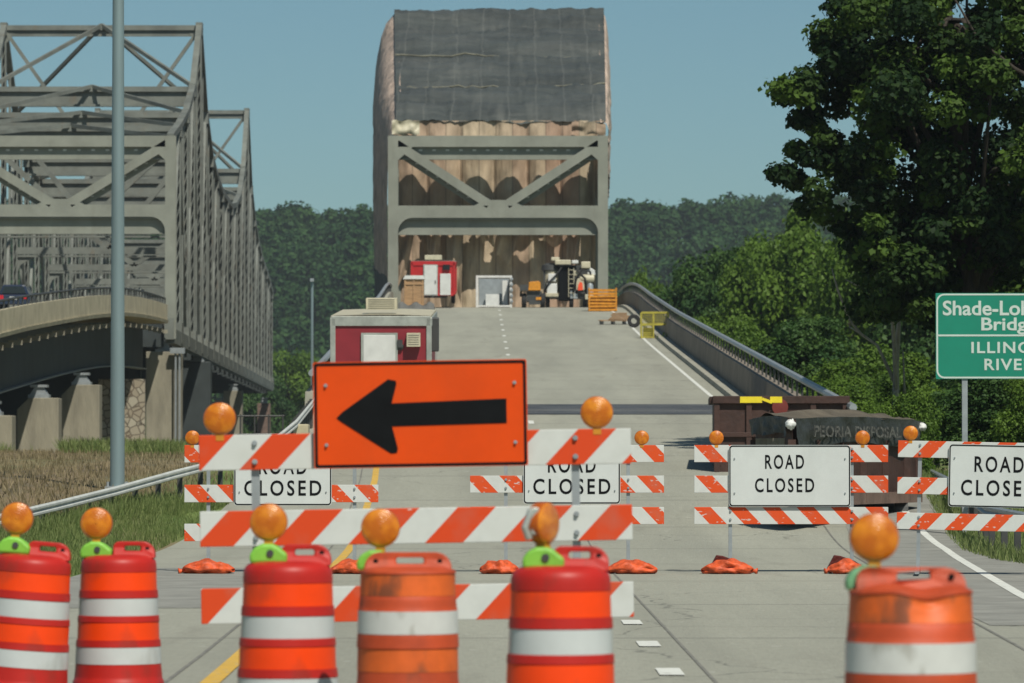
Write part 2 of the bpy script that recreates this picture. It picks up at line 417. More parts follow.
def roof_extra(nt, tc, col):
    d = nstep(nt, nnoise(nt, tc, 0.35, (0.6, 1.0, 1.0), 4), 0.45, 0.7)
    c = nmix(nt, nmath(nt, 'MULTIPLY', d, 0.5), col, (0.10, 0.105, 0.095))
    d = nstep(nt, nnoise(nt, tc, 1.0, (0.9, 0.10, 0.10), 3), 0.60, 0.70)
    c = nmix(nt, nmath(nt, 'MULTIPLY', d, 0.35), c, (0.13, 0.135, 0.12))
    sx = nt.nodes.new('ShaderNodeSeparateXYZ'); nt.links.new(tc.outputs['Object'], sx.inputs[0])
    fr = nmath(nt, 'FRACT', nmath(nt, 'DIVIDE', nmath(nt, 'ADD', sx.outputs[0], nmath(nt, 'MULTIPLY', nnoise(nt, tc, 0.3), 0.5)), 1.75))
    return nmix(nt, nmath(nt, 'MULTIPLY', nmath(nt, 'LESS_THAN', fr, 0.05), 0.3), c, (0.15, 0.155, 0.14))
M['roof_tarp'] = mat('roof_tarp', (0.052, 0.060, 0.056), 0.6, 0.25, 0.3, extra=roof_extra, bump=0.9, bscale=0.9, stretch=(0.5, 1.0, 1.0), detail=3, bdist=0.35)
M['batten'] = mat('batten', (0.15, 0.145, 0.105), 0.8, 0.5, 1.0)
# stone facing
def stone_mat():
    m = bpy.data.materials.new('stone_facing'); m.use_nodes = True; nt = m.node_tree; b = nt.nodes['Principled BSDF']
    tc = nt.nodes.new('ShaderNodeTexCoord'); vo = nt.nodes.new('ShaderNodeTexVoronoi'); vo.inputs['Scale'].default_value = 2.3
    nt.links.new(tc.outputs['Object'], vo.inputs['Vector'])
    b.inputs['Roughness'].default_value = 0.9
    ve = nt.nodes.new('ShaderNodeTexVoronoi'); ve.feature = 'DISTANCE_TO_EDGE'; ve.inputs['Scale'].default_value = 2.3; nt.links.new(tc.outputs['Object'], ve.inputs['Vector'])
    c = nmix(nt, nstep(nt, ve.outputs['Distance'], 0.02, 0.10), (0.07, 0.06, 0.045), (0.38, 0.35, 0.27))
    sep = nt.nodes.new('ShaderNodeSeparateColor'); nt.links.new(vo.outputs['Color'], sep.inputs[0])
    c = nmix(nt, nmath(nt, 'MULTIPLY', sep.outputs[0], 0.5), c, (0.18, 0.13, 0.08)); nt.links.new(c, b.inputs['Base Color'])
    return m
M['stone'] = stone_mat()
# ground: grass with straw and bare dirt
def ground_mat():
    m = bpy.data.materials.new('ground'); m.use_nodes = True; nt = m.node_tree; b = nt.nodes['Principled BSDF']
    tc = nt.nodes.new('ShaderNodeTexCoord'); b.inputs['Roughness'].default_value = 0.95
    b.inputs['Specular IOR Level'].default_value = 0.15
    g = nmix(nt, nstep(nt, nnoise(nt, tc, 1.2, (1, 0.5, 1), 6), 0.35, 0.65), (0.07, 0.12, 0.03), (0.15, 0.20, 0.06))
    s = nstep(nt, nnoise(nt, tc, 0.22, (1, 0.35, 1), 6), 0.50, 0.60)
    g = nmix(nt, nmath(nt, 'MULTIPLY', s, 0.85), g, (0.21, 0.165, 0.10))
    at = nt.nodes.new('ShaderNodeAttribute'); at.attribute_name = 'dirt'
    d2 = nmix(nt, nstep(nt, nnoise(nt, tc, 1.6, (1, 0.4, 1), 8), 0.4, 0.65), (0.22, 0.165, 0.10), (0.14, 0.12, 0.08))
    g = nmix(nt, at.outputs['Fac'], g, d2)
    sp_ = nt.nodes.new('ShaderNodeSeparateXYZ'); nt.links.new(tc.outputs['Object'], sp_.inputs[0])
    g = nmix(nt, nstep(nt, sp_.outputs[1], 800, 930), g, (0.018, 0.035, 0.012))
    nt.links.new(g, b.inputs['Base Color'])
    bp = nt.nodes.new('ShaderNodeBump'); bp.inputs['Strength'].default_value = 0.6; bp.inputs['Distance'].default_value = 0.1
    nt.links.new(nnoise(nt, tc, 6.0, None, 8), bp.inputs['Height']); nt.links.new(bp.outputs[0], b.inputs['Normal'])
    return m
M['ground'] = ground_mat()
def water_mat():
    m = bpy.data.materials.new('river_water'); m.use_nodes = True; nt = m.node_tree; b = nt.nodes['Principled BSDF']
    tc = nt.nodes.new('ShaderNodeTexCoord')
    b.inputs['Base Color'].default_value = (0.05, 0.07, 0.06, 1); b.inputs['Roughness'].default_value = 0.15
    bp = nt.nodes.new('ShaderNodeBump'); bp.inputs['Strength'].default_value = 0.3
    nt.links.new(nnoise(nt, tc, 0.8, None, 4), bp.inputs['Height']); nt.links.new(bp.outputs[0], b.inputs['Normal'])
    return m
M['water'] = water_mat()
def leaf_mat(name, dark, light, trans=0.3, rough=0.5, spec=0.35):
    m = bpy.data.materials.new(name); m.use_nodes = True; nt = m.node_tree; n = nt.nodes; l = nt.links
    b = n['Principled BSDF']; b.inputs['Roughness'].default_value = rough; b.inputs['Specular IOR Level'].default_value = spec
    at = n.new('ShaderNodeAttribute'); at.attribute_name = 'tint'
    c = nmix(nt, at.outputs['Fac'], dark, light)
    l.new(c, b.inputs['Base Color'])
    t = n.new('ShaderNodeBsdfTranslucent'); l.new(c, t.inputs[0])
    mx = n.new('ShaderNodeMixShader'); mx.inputs[0].default_value = trans
    l.new(b.outputs[0], mx.inputs[1]); l.new(t.outputs[0], mx.inputs[2]); l.new(mx.outputs[0], n['Material Output'].inputs[0])
    return m
M['leaf_hill'] = leaf_mat('leaf_hill', (0.020, 0.060, 0.020), (0.050, 0.110, 0.030), 0.25, 0.7, 0.15)
M['leaf_mid'] = leaf_mat('leaf_mid', (0.060, 0.120, 0.018), (0.150, 0.250, 0.032), 0.40, 0.6, 0.25)
M['leaf_mid_b'] = leaf_mat('leaf_mid_cool', (0.032, 0.082, 0.022), (0.085, 0.160, 0.034), 0.35, 0.6, 0.25)
M['leaf_dark'] = leaf_mat('leaf_dark', (0.013, 0.034, 0.010), (0.085, 0.150, 0.024), 0.34, 0.65, 0.18)
M['grass'] = leaf_mat('grass_blade', (0.10, 0.155, 0.04), (0.25, 0.29, 0.11), 0.35, 0.7, 0.2)
M['straw'] = leaf_mat('straw_blade', (0.17, 0.14, 0.07), (0.34, 0.28, 0.17), 0.3, 0.8, 0.2)
M['bark'] = mat('bark', (0.045, 0.036, 0.027), 0.95, 0.35, 6, bump=0.6, stretch=(3, 3, 0.5))
M['dead_bark'] = mat('dead_bark', (0.34, 0.31, 0.26), 0.9, 0.3, 6, bump=0.5, stretch=(3, 3, 0.5))

# ------------------------------------------------------------------ road and ground shapes
_ry = np.arange(0, 700, 1.0)
_rz = np.interp(_ry, [0, 75, 200, 240, 262, 276, 290, 310, 700], [0, 0, 6.25, 8.42, 9.70, 10.30, 10.58, 10.62, 10.62])
for _ in range(3): _rz = np.convolve(np.pad(_rz, 5, mode='edge'), np.ones(11) / 11, mode='valid')
def road_z(y):
    # level, then a ramp of five per cent, levelling out on the bridge
    return float(np.interp(y, _ry, _rz))
def lroad_z(y):
    ys = [60, 120, 160, 194, 215, 240, 262, 282, 300, 600]; zs = [1.6, 2.4, 4.6, 6.75, 7.8, 8.95, 9.6, 9.7, 9.8, 9.8]
    return float(np.interp(y, ys, zs))
def lroad_zs(y): return sum(lroad_z(y + q) for q in (-12, -8, -4, 0, 4, 8, 12)) / 7
def lx(y):       # right-hand edge of the other carriageway
    return -14.1 - 0.0243 * y if y > 282 else -20.97 - (282 - y) * 0.0055
def edge_l(y): return float(np.interp(y, [0, 93, 98, 121, 282, 600], [-5.4, -5.3, -4.75, -4.95, -7.2, -7.2]))
def edge_r(y): return float(np.interp(y, [0, 48, 64, 90, 103, 110, 600], [6.3, 6.35, 6.75, 8.3, 8.2, 6.9, 6.9]))
def lane_x(y): return float(np.interp(y, [0, 40, 76, 121, 183, 282, 400], [1.15, 1.06, 0.97, 0.5, -0.16, -0.86, -0.86]))
def yel_x(y): return float(np.interp(y, [0, 34, 94, 150, 282], [-1.7, -2.0, -2.8, -4.1, -5.3]))
def rline_x(y): return float(np.interp(y, [30, 48, 70, 95, 110, 140, 240, 282], [4.6, 5.33, 6.6, 7.6, 6.6, 6.03, 5.9, 5.2]))

def plain(x, y):
    l = float(np.interp(y, [0, 55, 62, 68, 73, 78, 83, 89, 100, 130], [0, -0.05, 0.0, 0.20, 0.36, 0.54, 0.78, 1.02, 1.25, 1.45])); r = 0.9 * sm(70, 130, y)
    t = sm(-3, 5, x); z = l * (1 - t) + r * t
    if y > 292: z = z + (-7 - z) * sm(292, 318, y)
    if y > 560: z = -7 + 10 * sm(560, 620, y)
    if y > 880:
        nx = noise.noise(Vector((x * 0.004, y * 0.0015, 3)))
        z = 3 + 7 * sm(700, 980, y) + (47.5 + 7 * nx) * sm(960, 1280, y)
        z += 8 * sm(1280, 2600, y)
    nn = noise.noise(Vector((x * 0.3, y * 0.12, 0))) * 0.10 + noise.noise(Vector((x * 1.2, y * 0.5, 5))) * 0.035
    return z + nn
def ground_z(x, y):
    z = plain(x, y)
    if y < 112:
        el, er = edge_l(y), edge_r(y)
        if y < 0: el, er = edge_l(0), edge_r(0)
        dx = max(el - x, x - er, 0)
        rz = road_z(max(y, 0)) - 0.03
        t = sm(0.10, 1.5 if x < 0 else 3.0, dx)
        corr = rz + (z - rz) * t
        z = corr + (z - corr) * sm(100, 112, y)
    if el_guard(y) and False: pass
    if y < 112 and edge_l(y) - 0.3 < x < edge_r(y) + 0.3: z = min(z, road_z(max(0, y)) - 0.03)
    return z
def el_guard(y): return False

xs = sorted(set([-4000, -2500, -1500, -900, -600, -450, -350] + list(np.arange(-280, -60, 14)) + list(np.arange(-60, -16, 3.0)) + list(np.arange(-16, 16, 0.5)) + list(np.arange(16, 60, 3.0)) + list(np.arange(60, 281, 14)) + [350, 450, 600, 900, 1500, 2500, 4000]))
ys = sorted(set([-400, -150, -60] + list(np.arange(-20, 40, 4)) + list(np.arange(40, 130, 0.8)) + list(np.arange(130, 340, 4)) + list(np.arange(340, 860, 20)) + list(np.arange(860, 1400, 14)) + [1500, 1700, 2000, 2600, 3500, 5000, 8000]))
g = MB()
g.grid(len(xs), len(ys), lambda i, j: (float(xs[i]), float(ys[j]), ground_z(float(xs[i]), float(ys[j]))))
go = g.build('ground', M['ground'], smooth=True); tag(go, kind='structure')
at = go.data.attributes.new('dirt', 'FLOAT', 'POINT')
dv = []
for v in g.v:
    x, y, z = v
    t = 0.0
    if x < -6.2 and 60 < y < 330:
        gx_ = float(np.interp(y, [62, 68, 78, 89, 98], [-8.5, -7.5, -6.7, -5.4, -4.8])); t = sm(gx_ + 0.1, gx_ - 0.7, x) * (1 - 0.15 * sm(125, 200, y))
        t *= min(1, max(0, 0.9 + 1.3 * noise.noise(Vector((x * 0.25, y * 0.08, 9)))))
    dv.append(max(0, min(1, t)))
at.data.foreach_set('value', dv)

rv = MB(); rv.box((0, 440, -4.5), (6000, 262, 0.5)); tag(rv.build('river', M['water']), kind='structure')

# road sheet and the deck carrying it
yy = list(np.arange(-40, 60, 4.0)) + list(np.arange(60, 330, 2.0)) + [340, 400, 520, 560]
m_ = MB(); cols = 9
m_.grid(cols, len(yy), lambda i, j: (edge_l(yy[j]) + (edge_r(yy[j]) - edge_l(yy[j])) * i / (cols - 1), float(yy[j]), road_z(max(0, yy[j]))))
tag(m_.build('road', M['pavement'], smooth=True), kind='structure')
def ribbon(name, fx, y0, y1, wdt, m, dz, step=2.0, par=None):
    q = MB(); n = max(2, int((y1 - y0) / step) + 1); ysr = np.linspace(y0, y1, n)
    q.grid(2, n, lambda i, j: (fx(float(ysr[j])) + (i - 0.5) * wdt, float(ysr[j]), road_z(float(ysr[j])) + dz))
    return q.build(name, m, par)
def merge_ribbons(name, segs, m, dz):
    q = MB()
    for fx, y0, y1, wdt in segs:
        n = max(2, int((y1 - y0) / 1.5) + 1); ysr = np.linspace(y0, y1, n)
        q.grid(2, n, lambda i, j: (fx(float(ysr[j])) + (i - 0.5) * wdt, float(ysr[j]), road_z(float(ysr[j])) + dz))
    o = q.build(name, m); tag(o, kind='structure'); return o
merge_ribbons('edge_line', [(rline_x, 40, 282, 0.13)], M['white_line'], 0.008)
merge_ribbons('yellow_line', [(yel_x, 20, 270, 0.13)], M['yellow_line'], 0.008)
dash = [31.5, 36.1, 40.7, 45.3, 76.5] + [89, 100, 110.5, 121, 131.5, 142, 152.5, 163, 173, 183] + [183 + 9.6 * k for k in range(1, 11)]
merge_ribbons('lane_line', [(lane_x, d - (0.5 if d < 60 else 0.9), d + (0.5 if d < 60 else 1.1), 0.17 if d < 60 else 0.15) for d in dash], M['white_line'], 0.008)
# longitudinal joint between lane slab and shoulder; dark bluish band across the ramp
merge_ribbons('pavement_joint', [(lambda y: float(np.interp(y, [20, 92, 95], [3.4, 5.8, 5.9])), 20, 96, 0.03), (lambda y: lane_x(y) + 0.25, 24, 110, 0.025), (lambda y: yel_x(y) - 0.3, 24, 110, 0.03)], M['joint'], 0.0045)
merge_ribbons('shoulder_asphalt', [(lambda y: (edge_l(y) + yel_x(y) - 0.5) / 2 + 0.02, 44.5, 60, 2.55)], M['worn_asphalt'], 0.004)
merge_ribbons('right_shoulder', [(lambda y: (5.15 + (y - 46) * 0.048 + edge_r(y)) / 2 - 0.35, 40, 88, 2.2)], M['worn_asphalt'], 0.004)
merge_ribbons('dark_band', [(lambda y: 0.95, 126.0, 133.0, 11.8)], M['dark_band'], 0.012)

# ------------------------------------------------------------------ foliage
rng = np.random.default_rng(11)
def leaves_mesh(name, cen, nrm, size, tint, m, aspect=1.6):
    n = len(cen)
    nrm = nrm / np.maximum(np.linalg.norm(nrm, axis=1, keepdims=True), 1e-6)
    rd = rng.normal(size=(n, 3)); a = np.cross(nrm, rd); a /= np.maximum(np.linalg.norm(a, axis=1, keepdims=True), 1e-6)
    b = np.cross(nrm, a)
    s = size[:, None]
    v = np.empty((n, 4, 3))
    v[:, 0] = cen - a * s * 0.5 * aspect; v[:, 1] = cen - b * s * 0.5 + nrm * s * 0.12
    v[:, 2] = cen + a * s * 0.5 * aspect; v[:, 3] = cen + b * s * 0.5 + nrm * s * 0.12
    me = bpy.data.meshes.new(name)
    me.vertices.add(n * 4); me.vertices.foreach_set('co', v.reshape(-1).astype(np.float32))
    me.loops.add(n * 4); me.loops.foreach_set('vertex_index', np.arange(n * 4, dtype=np.int32))
    me.polygons.add(n); me.polygons.foreach_set('loop_start', np.arange(0, n * 4, 4, dtype=np.int32))
    me.polygons.foreach_set('loop_total', np.full(n, 4, dtype=np.int32))
    me.update(calc_edges=True); me.validate()
    at = me.attributes.new('tint', 'FLOAT', 'FACE'); at.data.foreach_set('value', np.clip(tint, 0, 1).astype(np.float32))
    me.materials.append(m)
    return me
def clump_leaves(centers, radii, per, lsize, tint_base, flat=0.75, tints=None):
    cs = []; ns = []; ss = []; ts = []
    for n_i, (c, r_, k) in enumerate(zip(centers, radii, per)):
        d = rng.normal(size=(k, 3)); d /= np.linalg.norm(d, axis=1, keepdims=True)
        rad = r_ * (0.55 + 0.5 * rng.random(k) ** 0.7)
        p = d * rad[:, None]; p[:, 2] *= flat
        # break the ball up: short twigs poke out in random directions
        j = rng.random(k) < 0.18; p[j] *= 1.35
        cs.append(np.asarray(c) + p)
        nn = d * 0.7 + rng.normal(size=(k, 3)) * 0.55; nn[:, 2] += 0.45
        ns.append(nn); ss.append(lsize * (0.65 + 0.7 * rng.random(k)))
        ts.append(np.full(k, tint_base + rng.normal() * 0.22 if tints is None else tints[n_i]) + rng.normal(size=k) * 0.12)
    return np.concatenate(cs), np.concatenate(ns), np.concatenate(ss), np.concatenate(ts)
def crown_centers(n, rx, rz, zc, rmin, rmax, lower=0.35):
    cen = []; rad = []
    while len(cen) < n:
        d = rng.normal(size=3); d /= np.linalg.norm(d)
        if d[2] < -0.75: continue
        t = 0.45 + 0.55 * rng.random() ** 0.6
        p = d * t; lump = 1 + 0.22 * math.sin(3.1 * d[0] + 2 * d[2] + n) * math.cos(2.3 * d[1] + n * 0.7)
        cen.append((p[0] * rx * lump, p[1] * rx * lump, zc + p[2] * rz * lump)); rad.append(rmin + (rmax - rmin) * rng.random())
    return cen, rad
def trunk_mb(h, r0, crown_cs, nl=9, lean=(0, 0)):
    q = MB(); pts = []
    for k in range(7):
        t = k / 6; pts.append((lean[0] * t + 0.15 * math.sin(3 * t), lean[1] * t + 0.1 * math.cos(4 * t) - 0.1, h * t - 0.3))
    q.tube(pts, [r0 * (1 - 0.72 * k / 6) for k in range(7)], 8)
    for c in crown_cs[:nl]:
        t = random.uniform(0.4, 0.95); b = Vector(pts[int(t * 6)]); e = Vector(c)
        mid = b.lerp(e, 0.5) + Vector((0, 0, -0.2 + 0.3 * random.random()))
        q.tube([b, mid, e], [r0 * 0.36, r0 * 0.24, r0 * 0.08], 6)
    return q

# --- wooded bluff beyond the river: one mass of crowns
cc = []; rr = []; kk = []
yrow = 955.0
ct = []
while yrow < 1345:
    sp = 9.0
    xx = -195.0
    while xx < 195:
        x = xx + rng.uniform(-3.2, 3.2); y = yrow + rng.uniform(-3.5, 3.5)
        z = plain(x, y); R0 = rng.uniform(3.2, 6.2); tall = rng.uniform(3.0, 8.5); tt = float(np.clip(rng.normal(0.45, 0.28), 0, 1))
        for q in range(11):
            d = rng.normal(size=3); d /= np.linalg.norm(d); d[2] = abs(d[2]) * 1.1 - 0.3; d[1] = -abs(d[1]) * 0.9 if rng.random() < .75 else d[1]
            cc.append((x + d[0] * R0 * 0.8, y + d[1] * R0 * 0.8, z + tall + d[2] * R0)); rr.append(R0 * rng.uniform(0.26, 0.46)); kk.append(30); ct.append(tt)
        xx += sp
    yrow += sp * 0.85
cs, ns, ss, ts = clump_leaves(cc, rr, kk, 0.95, 0.4, 0.8, tints=ct)
hm = leaves_mesh('hillside_forest', cs, ns, ss, ts, M['leaf_hill'], 1.3)
ho = bpy.data.objects.new('hillside_forest', hm); C.objects.link(ho)
tag(ho, 'hazy dark green wooded bluff along the skyline behind the bridges', 'forest', kind='stuff')

# --- river-bank trees to the right, each with trunk and crown
def make_tree_meshes(idx, h, rx, m, n=70, lsz=0.26, per=330):
    rz = h * 0.44; zc = h * 0.56
    cen, rad = crown_centers(n, rx * 0.86, rz * 0.9, zc, 0.55 * rx / 3.2, 1.05 * rx / 3.2)
    a, b, c, d = clump_leaves(cen, rad, [per] * n, lsz, 0.45, 0.75)
    me = leaves_mesh('crown', a, b, c, d, m, 1.5)
    return me, trunk_mb(h * 0.85, 0.16 + h * 0.012, cen, 12)
variants = []
for i, (h, rx, m, lsz) in enumerate(((9.0, 3.6, 'leaf_mid', 0.16), (9.0, 3.2, 'leaf_mid_b', 0.16), (7.5, 3.4, 'leaf_mid', 0.15), (10.0, 3.4, 'leaf_mid', 0.17))):
    me, tr = make_tree_meshes(i, h, rx, M[m], lsz=lsz)
    to = tr.build('trunk', M['bark'], smooth=True); tm = to.data; bpy.data.objects.remove(to)
    variants.append((h, rx, me, tm))
def place_tree(px, ptop, d, wpx, var, label, group='trees on the river bank', name='broadleaf_tree', rz=0.0, base=None):
    h0, rx, me, tm = variants[var]
    x = P(px, d); zb = plain(x, d) - 0.1 if base is None else base
    h = Z(ptop, d) - zb
    t = thing(name, label, 'tree', (x, d, zb), (0, 0, rz), group)
    t.scale = (wpx * d / F / 2 / rx, wpx * d / F / 2 / rx, h / h0)
    for nm, mm in (('crown', me), ('trunk', tm)):
        o = bpy.data.objects.new(nm, mm); C.objects.link(o); o.parent = t
    return t
TREES = [
 (648, 276, 320, 90, 0, 'pale green tree right beside the portal leg, over the highest bit of parapet'),
 (675, 272, 300, 100, 2, 'farthest pale green tree just right of the bridge portal, behind the parapet crest'),
 (715, 250, 262, 125, 1, 'cool green tree behind the parapet rail, left of the taller sunlit trees'),
 (762, 236, 238, 120, 0, 'sunlit green tree whose top breaks the hill line left of the big dark tree'),
 (812, 206, 222, 130, 3, 'tallest sunlit tree directly under the left tip of the big dark tree'),
 (872, 214, 205, 140, 0, 'bushy green tree behind the dead branches'),
 (935, 222, 190, 140, 1, 'shaded green tree right above the green bridge sign'),
 (1012, 226, 150, 120, 0, 'bright green tree at the right picture edge above the bridge sign'),
 (702, 318, 205, 84, 0, 'low bright bush tree leaning over the middle of the parapet'),
 (752, 322, 172, 100, 2, 'rounded yellow green tree behind the lower parapet rail'),
 (806, 318, 160, 110, 1, 'mid green tree left of the dead branches'),
 (868, 345, 146, 120, 2, 'low leafy tree at the foot of the dead branches'),
 (930, 352, 136, 110, 3, 'leafy tree just left of the green bridge sign post'),
 (1000, 345, 128, 130, 1, 'dark green tree behind the lower half of the green bridge sign'),
 (838, 378, 118, 90, 0, 'low bright shrub tree above the black tarped container'),
 (975, 402, 112, 120, 2, 'low shrub tree behind the green sign post near the ground'),
 (985, 372, 99, 120, 1, 'leafy shrub tree hiding the trunk of the big dark tree below the sign'),
 (905, 392, 96, 80, 0, 'low sunlit shrub tree between the tarped container and the green sign post'),
 (1040, 360, 97, 90, 0, 'shrub tree at the right picture edge under the green sign'),
 (650, 352, 330, 40, 1, 'small tree showing over the parapet just right of the yellow cage'),
]
for i, (px, pt, d, wp, v, lab) in enumerate(TREES): place_tree(px, pt, d, wp, v, lab, rz=i * 1.7)
LT = [(262, 372, 560, 70, 1, 'leafy tree past the far end of the left truss bridge'), (300, 352, 575, 90, 0, 'leafy tree right of the left truss bridge, behind the thin light pole'),
      (345, 345, 590, 90, 3, 'leafy tree hidden mostly behind the near red trailer')]
for i, (px, pt, d, wp, v, lab) in enumerate(LT): place_tree(px, pt, d, wp, v, lab, 'trees across the river', rz=i * 1.3 + .5)

# --- the big dark tree on the right
bt = thing('broadleaf_tree', 'big dark leaved tree towering over the green bridge sign and cut by the picture edge', 'tree', (P(985, 104), 104, plain(P(985, 104), 104) - 0.1))
def bl(px, py, dy=0): return (P(px, 104) - P(985, 104), dy, Z(py, 104) - bt.location.z)
cen = []; rad = []
for k in range(235):
    a = rng.uniform(0, 2 * math.pi); q = rng.random() ** 0.5
    px = 985 + 178 * q * math.cos(a); py = 92 + 158 * q * math.sin(a)
    if px < 830 and py < 20: continue
    if px < 818 and 118 < py < 152: continue
    if px < 860 and py > 215: continue
    cen.append(bl(px, py, rng.uniform(-3.6, 3.6) * math.sqrt(max(0.05, 1 - q * q)) )); rad.append(rng.uniform(0.28, 0.62))
for px, py in ((838, 8), (830, 25), (824, 45), (836, 62), (845, 30), (850, 75), (838, 90), (812, 75), (806, 88), (790, 92), (783, 93), (802, 100), (812, 112), (800, 120), (815, 128), (796, 150), (810, 158), (790, 170), (778, 176), (800, 178), (818, 190), (812, 205), (830, 215), (845, 228), (862, 240), (880, 250), (905, 262), (840, 150), (850, 180), (828, 140), (925, 262), (950, 250), (975, 262)):
    cen.append(bl(px, py, rng.uniform(-1.2, 1.2))); rad.append(rng.uniform(0.24, 0.42))
for k in range(120):
    px = rng.uniform(860, 1070); py = rng.uniform(195, 315)
    cen.append(bl(px, py, rng.uniform(-2, 2.5))); rad.append(rng.uniform(0.25, 0.5))
a, b, c, d = clump_leaves(cen, rad, [int(110 + 430 * r_) for r_ in rad], 0.115, 0.3, 0.7, tints=[float(np.clip(rng.normal(0.30, 0.38), 0, 1)) for _ in rad])
me = leaves_mesh('crown', a, b, c, d, M['leaf_dark'], 1.3)
o = bpy.data.objects.new('crown', me); C.objects.link(o); o.parent = bt
q = MB(); tp = [bl(985, 520), bl(982, 400), bl(975, 300), bl(965, 200), bl(958, 100), bl(950, 20), bl(948, -40)]
q.tube(tp, [0.34, 0.30, 0.26, 0.2, 0.14, 0.09, 0.04], 10)
for e in cen[:40]:
    b0 = Vector(tp[random.randint(2, 5)]); e = Vector(e); q.tube([b0, b0.lerp(e, .5) + Vector((0, 0, .25)), e], [0.09, 0.06, 0.02], 6)
q.tube([bl(1030, 96, -3.0), bl(1000, 80, -3.2), bl(965, 52, -3.2), bl(940, 6, -3.0)], [0.08, 0.05, 0.035, 0.02], 6)
q.tube([bl(1035, 92, -3.9), bl(1060, 160, -2)], [0.1, 0.12], 6)
q.build('trunk', M['bark'], bt, smooth=True)

# --- dead grey tree among the right-hand trees
dt = thing('dead_tree', 'bare grey forked trunk standing among the leafy trees left of the green sign', 'dead tree', (P(897, 108), 108, 0.4))
def dl(px, py, dy=0): return (P(px, 108) - P(897, 108), dy, Z(py, 108) - 0.4)
q = MB()
q.tube([dl(897, 470), dl(896, 400), dl(896, 370), dl(898, 335), dl(900, 308)], [0.10, 0.085, 0.07, 0.06, 0.025], 8)
q.tube([dl(896, 395), dl(894, 350, -.2), dl(892, 325, -.3), dl(883, 302, -.4), dl(868, 292, -.4), dl(845, 280, -.3)], [0.06, 0.05, 0.045, 0.035, 0.025, 0.012], 6)
q.tube([dl(896, 385), dl(878, 345, .2), dl(862, 334, .2), dl(850, 320, .1), dl(838, 290, 0), dl(832, 268, 0)], [0.05, 0.035, 0.035, 0.03, 0.025, 0.012], 6)
q.tube([dl(905, 400), dl(903, 350)], [0.03, 0.015], 6)
q.tube([dl(862, 334, .2), dl(850, 326, .3)], [0.03, 0.012], 6)
q.build('trunk', M['dead_bark'], dt, smooth=True)

# --- grass blades and weeds on the verges
def blades(name, label, pts, hmin, hmax, m, wd=0.03):
    n = len(pts); pts = np.asarray(pts); v = np.empty((n, 4, 3))
    ang = rng.uniform(0, math.pi, n); dx = np.cos(ang) * wd / 2; dy = np.sin(ang) * wd / 2
    h = rng.uniform(hmin, hmax, n); lx_ = rng.normal(size=n) * h * 0.35; ly = rng.normal(size=n) * h * 0.35
    v[:, 0] = pts + np.stack([-dx, -dy, 0 * dx - .03], 1); v[:, 1] = pts + np.stack([dx, dy, 0 * dx - .03], 1)
    v[:, 2] = pts + np.stack([lx_ + dx * .2, ly + dy * .2, h], 1); v[:, 3] = pts + np.stack([lx_ - dx * .2, ly - dy * .2, h], 1)
    me = bpy.data.meshes.new(name)
    me.vertices.add(n * 4); me.vertices.foreach_set('co', v.reshape(-1).astype(np.float32))
    me.loops.add(n * 4); me.loops.foreach_set('vertex_index', np.arange(n * 4, dtype=np.int32))
    me.polygons.add(n); me.polygons.foreach_set('loop_start', np.arange(0, n * 4, 4, dtype=np.int32))
    me.polygons.foreach_set('loop_total', np.full(n, 4, dtype=np.int32)); me.update(calc_edges=True)
    at = me.attributes.new('tint', 'FLOAT', 'FACE'); at.data.foreach_set('value', np.clip(0.5 + rng.normal(size=n) * 0.3, 0, 1).astype(np.float32))
    me.materials.append(m); o = bpy.data.objects.new(name, me); C.objects.link(o); tag(o, label, 'grass', kind='stuff'); return o
pg = []; pb = []
while len(pg) < 42000:
    x = rng.uniform(-10.5, -5.45); y = rng.uniform(46, 108)
    dens = 0.5 + 0.9 * noise.noise(Vector((x * 0.6, y * 0.2, 2)))
    if y > 80 and x < -7: dens += 0.5
    gx_ = float(np.interp(y, [62, 68, 73, 78, 83, 89, 94, 98], [P(-120, 62), P(0, 68), P(60, 73), P(117, 78), P(175, 83), P(235, 89), P(275, 94), P(296, 98)]))
    if x > edge_l(y) - 0.08 or x < gx_ - 0.4: continue
    if rng.random() > dens + 0.25: continue
    pg.append((x, y, ground_z(x, y)))
while len(pb) < 34000:
    y = rng.uniform(60, 150); x = rng.uniform(-26, -6.0) if y > 95 else rng.uniform(-13, float(np.interp(y, [60, 68, 78, 89, 95], [-8.6, -7.6, -6.8, -5.6, -5.3])))
    pb.append((x, y, ground_z(x, y)))
blades('verge_grass', 'green roadside grass between the shoulder and the left guardrail', pg, 0.03, 0.12, M['grass'], 0.02)
blades('dry_grass', 'straw coloured dry grass behind the left guardrail', pb, 0.04, 0.16, M['straw'], 0.03)
pr = []
while len(pr) < 16000:
    y = rng.uniform(55, 118); x = edge_r(y) + rng.uniform(0.4, 5.0) ** 1.0
    pr.append((x, y, ground_z(x, y)))
for k in range(9000):
    y = rng.uniform(57, 97); x = float(np.interp(y, [56, 64, 70, 86, 97], [P(1150, 56), P(1024, 64), P(985, 70), P(950, 86), P(929, 97)])) + rng.uniform(-0.35, 0.5)
    pr.append((x, y, ground_z(x, y)))
blades('right_grass', 'green weeds beside the right shoulder under the trees', pr, 0.05, 0.24, M['grass'], 0.025)
pt_ = []
while len(pt_) < 9000:
    y = rng.uniform(60, 99)
    gx_ = float(np.interp(y, [62, 68, 73, 78, 83, 89, 94, 98], [P(-120, 62), P(0, 68), P(60, 73), P(117, 78), P(175, 83), P(235, 89), P(275, 94), P(296, 98)]))
    x = gx_ + rng.uniform(-0.15, 0.45); pt_.append((x, y, ground_z(x, y)))
blades('rail_grass', 'taller ragged grass growing against the left guardrail', pt_, 0.08, 0.27, M['grass'], 0.02)
